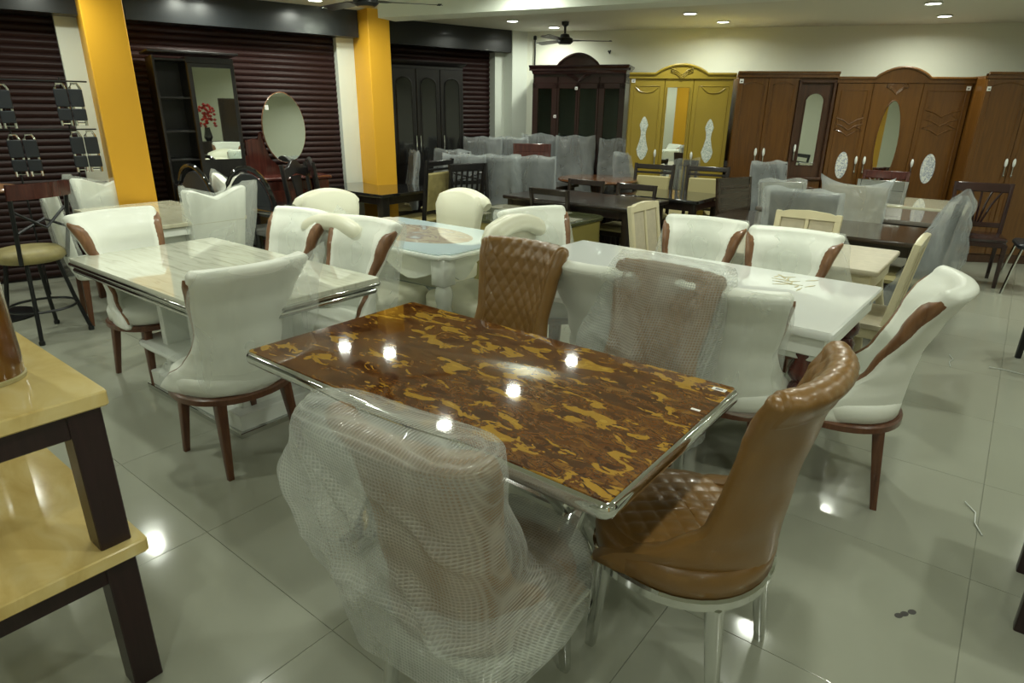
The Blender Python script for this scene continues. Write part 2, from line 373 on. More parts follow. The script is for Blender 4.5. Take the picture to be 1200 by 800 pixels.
room = [WP(-6, 7.15), WP(-0.6, 7.15), Vector((0.1, 9.6, 0)), CORNER + BT * 8.4, Vector((7.2, -3.6, 0)), Vector((-7.5, -3.6, 0))]
b = B(); b.prism([(-11, -4.5), (9.5, -4.5), (9.5, 11), (-11, 11)], -0.2, -0.004, 0)
floor = obj('floor', b.mesh('floor', 'joint', smooth=False)); floor['kind'] = 'structure'
def inside(p):
    r = False; n = len(room)
    for i in range(n):
        a, c = room[i], room[(i + 1) % n]
        if (a.y > p.y) != (c.y > p.y) and p.x < (c.x - a.x) * (p.y - a.y) / (c.y - a.y) + a.x: r = not r
    return r
TS = 0.8
bt = B(); bt.box((0, 0, -0.004), (TS - 0.0018, TS - 0.0018, 0.008), 0.0007)
tile_me = bt.mesh('tile', 'tile', sharp=20)
for i in range(-16, 17):
    for j in range(-8, 20):
        p = e1 * (-1.425 + TS * (i + .5)) + e2 * (0.1 + TS * (j + .5))
        if p.y < 0.1 or abs(p.x) > 0.92 * p.y + 1.2 or not inside(p) or p.y > 9.4: continue
        obj('tile', tile_me, floor, p, A1)
b = B()
for k in range(9):
    a = 2 * PI * k / 9; 
b.prism(circle(0.016, 10, 0, 0, 0.011), 0.0, 0.0006, 0)
stain_me = b.mesh('stain', 'stain')
for q in ((1.313, 1.680), (1.337, 1.688), (1.368, 1.697)): obj('stain', stain_me, floor, (q[0], q[1], 0.0003), 0.4)

b = B(); b.prism([(-11, -4.5), (9.5, -4.5), (9.5, 11), (-11, 11)], CEIL, CEIL + 0.15, 0)
structure('ceiling', b.mesh('ceiling', 'ceiling_paint', smooth=False))

def wall(name, p, q, th=0.15, mat='wall_paint', z0=0.0, z1=CEIL):
    """slab from p to q, its room face on the line, thickness to the left-hand side of p->q"""
    d = (q - p); L = d.length; a = math.atan2(d.y, d.x)
    b = B(); b.box((L / 2, th / 2, (z0 + z1) / 2), (L, th, z1 - z0), 0)
    return structure(name, b.mesh(name, mat, smooth=False), None, p, a)
wall('wall_back', CORNER - BT * 0.1, CORNER + BT * 8.6)
wall('wall_right', Vector((8.35, 7.6, 0)), Vector((7.2, -3.6, 0)))
wall('wall_front', Vector((7.4, -3.6, 0)), Vector((-8.2, -3.6, 0)), mat='wall_paint')
wall('wall_side', Vector((-7.5, -3.7, 0)), WP(-6.0, 7.3), mat='wall_paint')
wall('wall_left', WP(-6.2, 8.1), WP(5.9, 8.1), mat='wall_paint')

def wbox(name, s0, s1, n0, n1, z0, z1, mat, bev=0.0, struct=True, parent=None):
    b = B(); b.box(((s1 - s0) / 2, (n1 - n0) / 2, (z1 - z0) / 2), (s1 - s0, n1 - n0, z1 - z0), bev)
    return structure(name, b.mesh(name, mat, smooth=False), parent, WP(s0, n0, z0), LA)
# charcoal bulkheads over the three shuttered bays
wbox('trim_1', -6.2, 0.47, 7.05, 8.1, 2.31, CEIL, 'bulkhead')
wbox('trim_2', 0.84, 3.05, 7.16, 8.1, 2.315, CEIL, 'bulkhead')
wbox('trim_3', 3.42, 5.47, 7.52, 8.1, 2.315, CEIL, 'bulkhead')
# orange pillars
wbox('trim_4', 0.47, 0.775, 6.66, 7.5, 0, CEIL, 'pillar_paint', 0.004)
wbox('trim_5', 3.06, 3.31, 6.92, 7.55, 0, CEIL, 'pillar_paint', 0.004)
# white jambs beside the shutters
wbox('trim_6', 0.30, 0.50, 7.28, 8.0, 0, 2.31, 'white_paint')
wbox('trim_7', 2.86, 3.07, 7.34, 8.0, 0, 2.315, 'white_paint')
wbox('trim_8', 5.20, 5.37, 7.68, 8.1, 0, 2.315, 'white_paint')
wbox('trim_9', 5.36, 5.75, 7.50, 8.1, 0, CEIL, 'white_paint')
# beam from the second pillar across the room
pa, pb = Vector((-1.30, 6.62, 0)), Vector((8.2, 2.30, 0))
d = pb - pa; b = B(); b.box((d.length / 2, 0.14, 2.49), (d.length, 0.28, 0.20), 0)
structure('trim_10', b.mesh('beam', 'white_paint', smooth=False), None, pa, math.atan2(d.y, d.x))

# two more orange pillars behind the viewer, seen in the mirrors
for nm, x, y in (('trim_11', 1.72, -1.9), ('trim_12', 5.6, 0.45)):
    b = B(); b.box((0, 0, CEIL / 2), (.38, .38, CEIL), .004); structure(nm, b.mesh(nm, 'pillar_paint', smooth=False), None, (x, y, 0), LA)
# roller shutters: curved slats, one object each
SL = 0.0605
def slat_mesh(L):
    b = B()
    prof = [(0.0, 0.0), (-0.006, 0.008), (-0.012, 0.021), (-0.013, 0.032), (-0.008, 0.045), (-0.002, 0.053), (0.0, 0.057), (0.006, 0.057), (0.006, 0.0)]
    b.loft([[(x, y, z) for y, z in prof] for x in (0, L)])
    return b.mesh('slat', 'shutter', sharp=30)
for nm, s0, s1, n in (('door_1', -3.2, 0.31, 7.42), ('door_2', 0.80, 2.87, 7.42), ('door_3', 3.32, 5.21, 7.80)):
    b = B(); b.box(((s1 - s0) / 2, 0.05, 1.16), (s1 - s0, 0.04, 2.32), 0)
    d_ = structure(nm, b.mesh(nm, 'shutter_back', smooth=False), None, WP(s0, n, 0), LA)
    me = slat_mesh(s1 - s0)
    for k in range(38): obj('slat', me, d_, (0, 0.02, 0.02 + k * SL))

# ------------------------------------------------------------------ ceiling lamps
b = B(); b.lathe([(0.045, 0.0), (0.076, -0.004), (0.080, -0.010), (0.070, -0.014), (0.062, -0.008)], n=24); ring_me = b.mesh('ring', 'white_paint')
b = B(); b.lathe([(0.0005, -0.009), (0.062, -0.009)], n=24); face_me = b.mesh('diffuser', 'lamp')
lamp_data = D.lights.new('downlight', 'AREA'); lamp_data.shape = 'DISK'; lamp_data.size = 0.12; lamp_data.energy = LAMP_WATTS; lamp_data.color = LAMP_COL
lamp_data.spread = math.radians(165)
def downlight(x, y, label, group=None):
    t = thing('downlight', label, 'ceiling light', (x, y, CEIL), 0, group)
    obj('ring', ring_me, t); obj('diffuser', face_me, t)
    l = D.objects.new('lamp', lamp_data); COL.objects.link(l); l.parent = t; l.location = (0, 0, -0.016)
seen = {
    (-0.04, 8.26): 'round recessed ceiling light left of the far ceiling fan',
    (0.48, 8.80): 'round recessed ceiling light right behind the far ceiling fan',
    (1.85, 7.49): 'round recessed ceiling light nearest the beam above the mustard wardrobe',
    (2.39, 8.10): 'round recessed ceiling light close to the back wall above the mustard wardrobe',
    (3.92, 6.66): 'round recessed ceiling light, nearer of the pair above the arched teak wardrobe',
    (4.53, 7.45): 'round recessed ceiling light, farther of the pair above the arched teak wardrobe',
    (-1.40, 6.72): 'round recessed ceiling light before the second orange pillar'}
for (x, y), lb in seen.items(): downlight(x, y, lb)
for x, y in (*[tuple(WP(s, n)[:2]) for s, n in ((2.45, 6.75), (1.55, 6.75))], (0.67, 6.56), (0.02, 5.73), (-0.59, 4.99), (-1.20, 4.2), (-1.8, 3.4), (-2.9, 6.3), (-3.59, 5.27), (-4.2, 4.66),
             (-4.9, 3.6), (-5.6, 2.6), (3.42, 5.84), (2.75, 5.05), (2.1, 4.3), (1.5, 3.5), (5.4, 5.3), (4.8, 4.4), (4.1, 3.5), (0.7, 1.3), (-2.5, 2.3), (2.6, 1.6), (-0.6, -0.3), (-3.2, 0.4), (1.2, -1.0), (4.4, 0.2), (-2, -2.2), (4.5, -2.0), (6.3, -1.2), (6.6, 2.5), (-5.2, -1.5), (1.2, -2.8), (6.4, 4.6)):  # lamps by the front and right walls are added, unseen, to brighten the mirrors
    downlight(x, y, 'round recessed ceiling light of the rows above the furniture and added behind the viewer', 'ceiling lights above the furniture')

def fan(loc, rz, label, R=0.56, blades=3):
    t = thing('ceiling_fan', label, 'fan', loc, rz)
    b = B(); b.lathe([(0.012, 0), (0.045, -0.005), (0.04, -0.04), (0.014, -0.06), (0.012, -0.16)], n=16); obj('rod', b.mesh('rod', 'black_metal'), t)
    b = B(); b.lathe([(0.015, -0.13), (0.05, -0.14), (0.06, -0.17), (0.095, -0.185), (0.10, -0.22), (0.07, -0.245), (0.01, -0.25)], n=20); obj('motor', b.mesh('motor', 'black_metal'), t)
    b = B(); rings = []
    for x, h, y in ((0.08, 0.018, 0), (0.16, 0.022, 0), (0.2, 0.05, 0), (R - 0.02, 0.062, 0), (R, 0.05, 0)):
        rings.append([(x, -h, -0.205 - 0.01), (x, h, -0.205 + 0.008), (x, h, -0.201 + 0.008), (x, -h, -0.201 - 0.01)])
    b.loft(rings); me = b.mesh('blade', 'black_metal')
    b = B(); b.box((R - 0.02, 0, -0.202), (0.03, 0.09, 0.006), 0.002); cap = b.mesh('blade_tip', 'steel')
    for k in range(blades):
        o = obj('blade', me, t, (0, 0, 0), 2 * PI * k / blades); obj('blade_tip', cap, o)
fan((0.585, 8.28, CEIL), math.radians(2), 'dark three-bladed ceiling fan before the back wall')
fan((-1.18, 5.55, CEIL), math.radians(15), 'dark ceiling fan hanging at the upper edge near the second pillar', 0.60)

# ------------------------------------------------------------------ chair kinds
def tub_parts(kind):
    """kind 'tan': quilted back, metal base; kind 'white': plain leather with wooden side strips"""
    tan = kind == 'tan'
    HT = 0.60 if tan else 0.575
    Z0 = 0.385
    if tan:
        W = [(0, .262), (.14, .262), (.3, .225), (.5, .212), (.75, .228), (1, .25)]
        Y = [(0, -.245), (.2, -.25), (.5, -.265), (.8, -.30), (.92, -.32), (1, -.345)]
        DP = [(0, .40), (.10, .34), (.2, .20), (.35, .11), (.55, .085), (.8, .08), (1, .075)]
        TH = [(0, .075), (.3, .062), (.8, .055), (1, .06)]
    else:
        W = [(0, .268), (.12, .258), (.3, .22), (.5, .205), (.75, .235), (1, .262)]
        Y = [(0, -.235), (.25, -.245), (.5, -.265), (.75, -.315), (.9, -.36), (1, -.395)]
        DP = [(0, .38), (.10, .33), (.22, .22), (.4, .14), (.6, .10), (.8, .085), (1, .075)]
        TH = [(0, .055), (.3, .06), (.7, .085), (.88, .105), (1, .085)]
    def outer(u, v):
        am = math.radians(92 - (30 if tan else 50) * v); a = u * am
        wv = interp(W, v); return Vector((wv * math.sin(a) / math.sin(min(am, PI / 2)), interp(Y, v) + interp(DP, v) * (1 - math.cos(a)) / (1 - math.cos(am)), Z0 + HT * v))
    def frame(u, v):
        p = outer(u, v); t = outer(u + .01, v) - outer(u - .01, v); t.z = 0; t.normalize()
        return p, Vector((-t.y, t.x, 0)), interp(TH, v)
    NU = 22
    def ring(v, k=1.0, dz=0.0):
        r = []
        for i in range(NU + 1):
            p, n, t = frame(-1 + 2 * i / NU, v); r.append(p + n * t * (0.5 - 0.5 * k) + Vector((0, 0, dz)))
        p, n, t = frame(1, v); tg = Vector((n.y, -n.x, 0))
        for q in (.25, .5, .75): r.append(p + n * t * (0.5 + (q - .5) * k) + tg * t * .32 * math.sin(q * PI) * k + Vector((0, 0, dz)))
        for i in range(NU, -1, -1):
            p, n, t = frame(-1 + 2 * i / NU, v); r.append(p + n * t * (0.5 + 0.5 * k) + Vector((0, 0, dz)))
        p, n, t = frame(-1, v); tg = Vector((-n.y, n.x, 0))
        for q in (.75, .5, .25): r.append(p + n * t * (0.5 + (q - .5) * k) + tg * t * .32 * math.sin(q * PI) * k + Vector((0, 0, dz)))
        return [tuple(x) for x in r]
    b = B(); NV = 22
    rings = [ring(0, .6, -.012)] + [ring(j / NV) for j in range(NV + 1)]
    for k, dz in ((.92, .008), (.72, .017), (.4, .024), (.12, .027)): rings.append(ring(1, k, dz))
    b.loft(rings)
    lm = 'tan' if tan else 'white_leather'
    parts = []
    back = b.mesh('backrest', lm, sharp=60)
    def quilt(a, c, per=.066, amp=.008):
        p = (a + c * .8) / per; q = (a - c * .8) / per
        return amp * (abs(math.sin(PI * p)) * abs(math.sin(PI * q))) ** .32
    if tan:
        def pq(u, q):
            uu = (u * 2 - 1) * .97; ed = min(1, (1 - abs(u * 2 - 1)) * 14); tau = q * 1.0
            if tau < .84:
                v = .10 + .90 * tau / .84; p, n, t = frame(uu, v); L = v * HT
                h = (quilt(p.x, L) + .003) * ed - .004 * (1 - ed)
                return p + n * (t + h)
            if tau < .92:
                ph = (tau - .84) / .08 * PI; p, n, t = frame(uu, 1); L = HT + t * .5 * ph
                h = (quilt(p.x, L) * .6 + .004) * ed - .004 * (1 - ed)
                return p + n * t * .5 + (n * math.cos(ph) * (t / 2 + h) + Vector((0, 0, 1)) * math.sin(ph) * (.027 + h))
            v = 1 - .11 * (tau - .92) / .08; p, n, t = frame(uu, v); return p - n * ((.006 if tau < .99 else -.004) * ed - .004 * (1 - ed))
        b = B(); b.grid(pq, 84, 120); panel = b.mesh('quilted_panel', 'tan', sharp=70)
        parts.append(['backrest', back, 'smooth tan leatherette shell', [['quilted_panel', panel, 'diamond quilted front of the backrest']]])
    else:
        kids = []
        for sg in (-1, 1):
            def st(u, q):
                v = .03 + .95 * q; p, n, t = frame(sg, v); tg = Vector((n.y, -n.x, 0)) * sg
                wd = (0.16 + .86 * (q ** .75)) * (1 if q < .93 else math.sqrt(max(0, 1 - ((q - .93) / .07) ** 2)))
                k = (u - .5) * wd; bul = .38 * math.cos(k * PI) * t + .004 - (.012 if u in (0, 1) else 0)
                return p + n * t * (.5 + k) + tg * bul
            b = B(); b.grid(st, 6, 30); kids.append(['side_trim', b.mesh('side_trim', 'side_wood', sharp=70), 'brown wooden strip along the edge'])
        parts.append(['backrest', back, None, kids])
    # seat cushion
    def so(hx, hy, k=2.5):
        r = []
        for i in range(40):
            a = 2 * PI * i / 40; c, s_ = math.cos(a), math.sin(a)
            kk = k if s_ > 0 else 2.1
            r.append((hx * math.copysign(abs(c) ** (2 / kk), c), hy * math.copysign(abs(s_) ** (2 / kk), s_) + .0))
        return r
    b = B(); rings = []
    for z, g in ((.385, -.012), (.392, 0), (.44, .004), (.462, -.004), (.472, -.02)):
        rings.append([(x, y, z) for x, y in so((.258 if tan else .246) + g, (.245 if tan else .235) + g)])
    for k in (.75, .4, .1): rings.append([(x * k, y * k, .472 + .012 * (1 - k)) for x, y in so(.238, .225)])
    b.loft(rings)
    seat_me = b.mesh('seat', lm, sharp=60)
    if tan:
        def sq(u, v):
            a = u * 2 * PI; i = u * 40
            k = v; c, s_ = math.cos(a), math.sin(a); kk = 2.5 if s_ > 0 else 2.1
            x = .225 * math.copysign(abs(c) ** (2 / kk), c) * k; y = .212 * math.copysign(abs(s_) ** (2 / kk), s_) * k
            return Vector((x, y, .474 + .012 * (1 - k) + (quilt(x, y * 1.1) + .002) * min(1, (1 - k) * 12) - (.012 if k > .995 else 0)))
        b = B(); b.grid(sq, 120, 40); parts.append(['seat', seat_me, None, [['quilted_panel', b.mesh('seat_panel', 'tan', sharp=70), 'diamond quilted seat top']]])
    else:
        parts.append(['seat', seat_me])
    b = B(); b.loft([[(x, y, z) for x, y in so(.258 + g, .245 + g)] for z, g in ((.352, 0), (.356, .008), (.380, .008), (.386, 0))])
    parts.append(['base_ring', b.mesh('base_ring', 'chrome' if tan else 'walnut'), 'chrome ring under the seat' if tan else 'dark wooden ring under the seat'])
    for sx, sy in ((-1, 1), (1, 1), (-1, -1), (1, -1)):
        b = B()
        if tan: b.leg((sx * .17, sy * .17, .356), (sx * .185, sy * .20 - .01, 0), .024, .015, .45)
        else: b.leg((sx * .16, sy * .17, .358), (sx * .185, sy * .215 - (.02 if sy > 0 else 0), 0), .024, .013, .3)
        parts.append(['leg', b.mesh('leg', 'chrome' if tan else 'walnut'), 'chrome leg' if tan else 'brown wooden leg'])
    return parts
TAN = tub_parts('tan'); WHITE = tub_parts('white')

def nz(p, f, seed): return noise.noise(Vector((p[0] * f + seed, p[1] * f - seed * 2, p[2] * f + seed * .7)))
def bag(hwl, hwr, yc, dep, z0, z1, top=None, wr=.012, seed=0, nu=52, nv=22, e=.55, fr=7, mat='film', name='film_bag', cx=None, folds=()):
    """closed-top sleeve of film: half widths, centre line and half depth are tables over v (0 top, 1 hem)"""
    b = B()
    def fn(u, v):
        a = 2 * PI * u; c, s_ = math.cos(a), math.sin(a)
        hw = interp(hwr if c > 0 else hwl, v)
        x = hw * math.copysign(abs(c) ** e, c) + (interp(cx, v) if cx else 0); y = interp(yc, v) + interp(dep, v) * math.copysign(abs(s_) ** .8, s_)
        zt = z1 + (top(x) if top else 0); zb = z0 + .02 * nz((x, y, 0), 6, seed)
        z = zt + (zb - zt) * v
        k = min(1, v * 4 + .15)
        for (xa, za, xb, zb_, am_, wd_, side) in folds:
            if side * s_ < 0: continue
            dx, dz = xb - xa, zb_ - za; q = ((x - xa) * dx + (z - za) * dz) / (dx * dx + dz * dz)
            if -.1 < q < 1.1:
                ds = math.hypot(x - xa - q * dx, z - za - q * dz); y += side * am_ * math.exp(-(ds / wd_) ** 2) * math.sin(PI * (q + .1) / 1.2) ** .5
        return Vector((x + wr * .7 * k * nz((x, y, z), fr, seed + 5), y + wr * k * (nz((x * 1.2, y, z * .5), fr, seed) + .5 * nz((x, y, z), fr * 2.3, seed)), z))
    b.grid(fn, nu, nv, lambda u, v, p: (p[0], p[2]))
    return b.mesh(name, mat, sharp=180)

# wrapped variants: film sleeves hang over the backs
def wrapped(base, *meshes):
    return base + [['film_wrap', m, 'clear packing film hanging over the chair'] for m in meshes]
f_back = bag([(0, .25), (.15, .275), (1, .265)], [(0, .25), (.1, .285), (.5, .30), (1, .27)], [(0, -.35), (.3, -.27), (1, -.22)], [(0, .004), (.06, .055), (.4, .085), (1, .12)], .46, .985, None, .014, 3)
f_flap = bag([(0, .25), (.15, .28), (1, .24)], [(0, .33), (.1, .34), (.5, .32), (1, .25)], [(0, -.35), (.3, -.27), (1, -.22)], [(0, .004), (.06, .055), (.4, .08), (1, .12)], .45, .985, lambda x: .05 * max(0, x - .24) / .1, .016, 9)
f_flap2 = bag([(0, .25), (.15, .30), (.6, .36), (1, .30)], [(0, .26), (.1, .28), (.5, .26), (1, .25)], [(0, -.35), (.3, -.27), (1, -.22)], [(0, .004), (.06, .055), (.4, .09), (1, .14)], .44, .985, None, .02, 14)
def seat_film(r0, seed, mat='film', hx=.27, hy=.265, z=.489, drop=.11, cy=0.0, name='seat_film', wr=.012, edge=.03):
    b = B()
    def fn(u, v):
        a = 2 * PI * u; c, s_ = math.cos(a), math.sin(a); k = min(1, v / .7)
        x = hx * math.copysign(abs(c) ** .8, c) * k; y = hy * math.copysign(abs(s_) ** .8, s_) * k + cy
        dz = 0
        if v > .7:
            q = (v - .7) / .3; x *= 1 + .09 * math.sin(q * PI / 2); y = cy + (y - cy) * (1 + .09 * math.sin(q * PI / 2)); dz = -drop * q * q ** .2 * (1 + .35 * nz((x, y, 0), 5, seed))
        n_ = nz((x, y, 0), 9, seed) + .6 * nz((x, y, 0), 21, seed)
        return Vector((x + edge * .4 * (v > .7) * nz((x, y, dz), 9, seed + 2), y + edge * .4 * (v > .7) * nz((x, y, dz), 9, seed + 4), z + dz + wr * n_ * (1 - .6 * (v > .7))))
    b.grid(fn, 64, 22, lambda u, v, p: (p[0], p[1] + (p[2] - z)))
    return b.mesh(name, mat, sharp=180)

def scroll_parts():
    """cream roll-top chair on a mirrored box base"""
    parts = []
    out = [(-.20, .40)]
    for k in range(5): out.append((-.20 - .045 * (k / 4) ** 1.5, .46 + .40 * k / 4))
    for k in range(1, 12):
        t = -1 + 2 * k / 12; out.append((t * .25, .915 + .075 * math.cos(t * PI / 2) ** .8))
    for k in range(4, -1, -1): out.append((.20 + .045 * (k / 4) ** 1.5, .46 + .40 * k / 4))
    out.append((.20, .40))
    b = B(); b.m = Matrix.Translation((0, -.20, .45)) @ Matrix.Rotation(math.radians(7), 4, 'X') @ Matrix.Translation((0, .20, -.45))
    b.panel(out[::-1], -.285, -.195, .022)
    roll = B(); roll.m = b.m.copy()
    pts = []
    for k in range(15):
        t = -1 + 2 * k / 14; pts.append((t * .258, -.290, .872 + .08 * math.cos(t * PI / 2) ** .8))
    roll.tube(pts, [.040] + [.055] * 13 + [.040], 14)
    parts.append(['backrest', b.mesh('backrest', 'cream_leather', sharp=50), None, [['top_roll', roll.mesh('top_roll', 'cream_leather', sharp=60), 'padded roll along the arched top']]])
    b = B(); b.loft([[(x, y, z) for x, y in rrect(.25 + g, .25 + g, .06, 4)] for z, g in ((.315, -.01), (.33, 0), (.42, .004), (.445, -.01), (.458, -.05), (.462, -.15))])
    parts.append(['seat', b.mesh('seat', 'cream_leather', sharp=50)])
    b = B(); b.box((0, 0, .16), (.44, .44, .30), .004)
    kids = []
    for k in range(4):
        c = B(); c.m = Matrix.Rotation(k * PI / 2, 4, 'Z')
        for sx in (-.105, .105): c.box((sx, .2215, .16), (.135, .004, .20), .001)
        kids.append(['mirror_panel', c.mesh('mirror_panel', 'mirror'), 'mirrored inset'])
    parts.append(['plinth', b.mesh('plinth', 'silver_trim'), 'silver box base with mirrored insets', kids])
    return parts
SCROLL = scroll_parts()

def notch_parts():
    """white chair with a notched top edge"""
    parts = []
    out = [(-.20, .42), (-.215, .6), (-.235, .8), (-.25, .99), (-.235, 1.005), (-.17, .997), (-.09, .965), (0, .935), (.09, .965), (.17, .997), (.235, 1.005), (.25, .99), (.235, .8), (.215, .6), (.20, .42)]
    b = B(); b.m = Matrix.Translation((0, -.2, .45)) @ Matrix.Rotation(math.radians(6), 4, 'X') @ Matrix.Translation((0, .2, -.45))
    b.panel(out[::-1], -.26, -.19, .018)
    parts.append(['backrest', b.mesh('backrest', 'white_leather', sharp=50)])
    b = B(); b.loft([[(x, y, z) for x, y in rrect(.235 + g, .235 + g, .05, 4)] for z, g in ((.36, -.01), (.37, 0), (.44, .004), (.465, -.012), (.475, -.06))])
    parts.append(['seat', b.mesh('seat', 'white_leather', sharp=50)])
    for sx, sy in ((-1, 1), (1, 1), (-1, -1), (1, -1)):
        b = B(); b.leg((sx * .19, sy * .19, .37), (sx * .195, sy * .21, 0), .024, .016); parts.append(['leg', b.mesh('leg', 'walnut'), 'brown wooden leg'])
    return parts
NOTCH = notch_parts()
nb = lambda x: -.055 * max(0, 1 - abs(x) / .2) + (.02 if abs(x) > .22 else 0)
f_notch = bag([(0, .29), (.1, .28), (1, .25)], [(0, .30), (.1, .31), (.5, .29), (1, .24)], [(0, -.285), (1, -.225)], [(0, .006), (.06, .05), (1, .07)], .40, 1.015, nb, .012, 4)
f_notch2 = bag([(0, .27), (.1, .27), (1, .24)], [(0, .36), (.1, .36), (.5, .33), (1, .25)], [(0, -.285), (1, -.225)], [(0, .006), (.06, .05), (1, .07)], .40, 1.015, nb, .014, 8)

def panel_parts():
    """cream wooden chair, arched top rail, two beige panels in the back"""
    parts = []
    T = Matrix.Translation((0, -.19, .45)) @ Matrix.Rotation(math.radians(9), 4, 'X') @ Matrix.Translation((0, .19, -.45))
    b = B(); b.m = T
    for sx in (-1, 1): b.box((sx * .205, -.21, .67), (.045, .035, .56), .006)
    b.panel([(-.228, .90), (-.228, .93), (-.14, .957), (0, .968), (.14, .957), (.228, .93), (.228, .90)][::-1], -.228, -.192, .006)
    b.box((0, -.21, .47), (.40, .03, .06), .004); b.box((0, -.21, .70), (.026, .03, .42), .004)
    kid = []
    for sx in (-1, 1):
        c = B(); c.m = T; c.box((sx * .098, -.21, .70), (.165, .014, .40), .003); kid.append(['back_panel', c.mesh('back_panel', 'panel_beige'), 'beige inset panel'])
    parts.append(['backrest', b.mesh('backrest', 'panel_cream'), None, kid])
    b = B(); b.loft([[(x, y, z) for x, y in rrect(.225 + g, .225 + g, .03, 3)] for z, g in ((.43, 0), (.46, .006), (.475, -.01), (.48, -.06))]); parts.append(['seat', b.mesh('seat', 'panel_beige', sharp=50), 'beige padded seat'])
    b = B(); b.box((0, 0, .40), (.43, .43, .06), .006); parts.append(['seat_frame', b.mesh('seat_frame', 'panel_cream')])
    for sx, sy in ((-1, 1), (1, 1), (-1, -1), (1, -1)):
        b = B(); b.leg((sx * .195, sy * .195, .40), (sx * .20, sy * .21, 0), .024, .018); parts.append(['leg', b.mesh('leg', 'panel_cream')])
    return parts
PANEL = panel_parts()

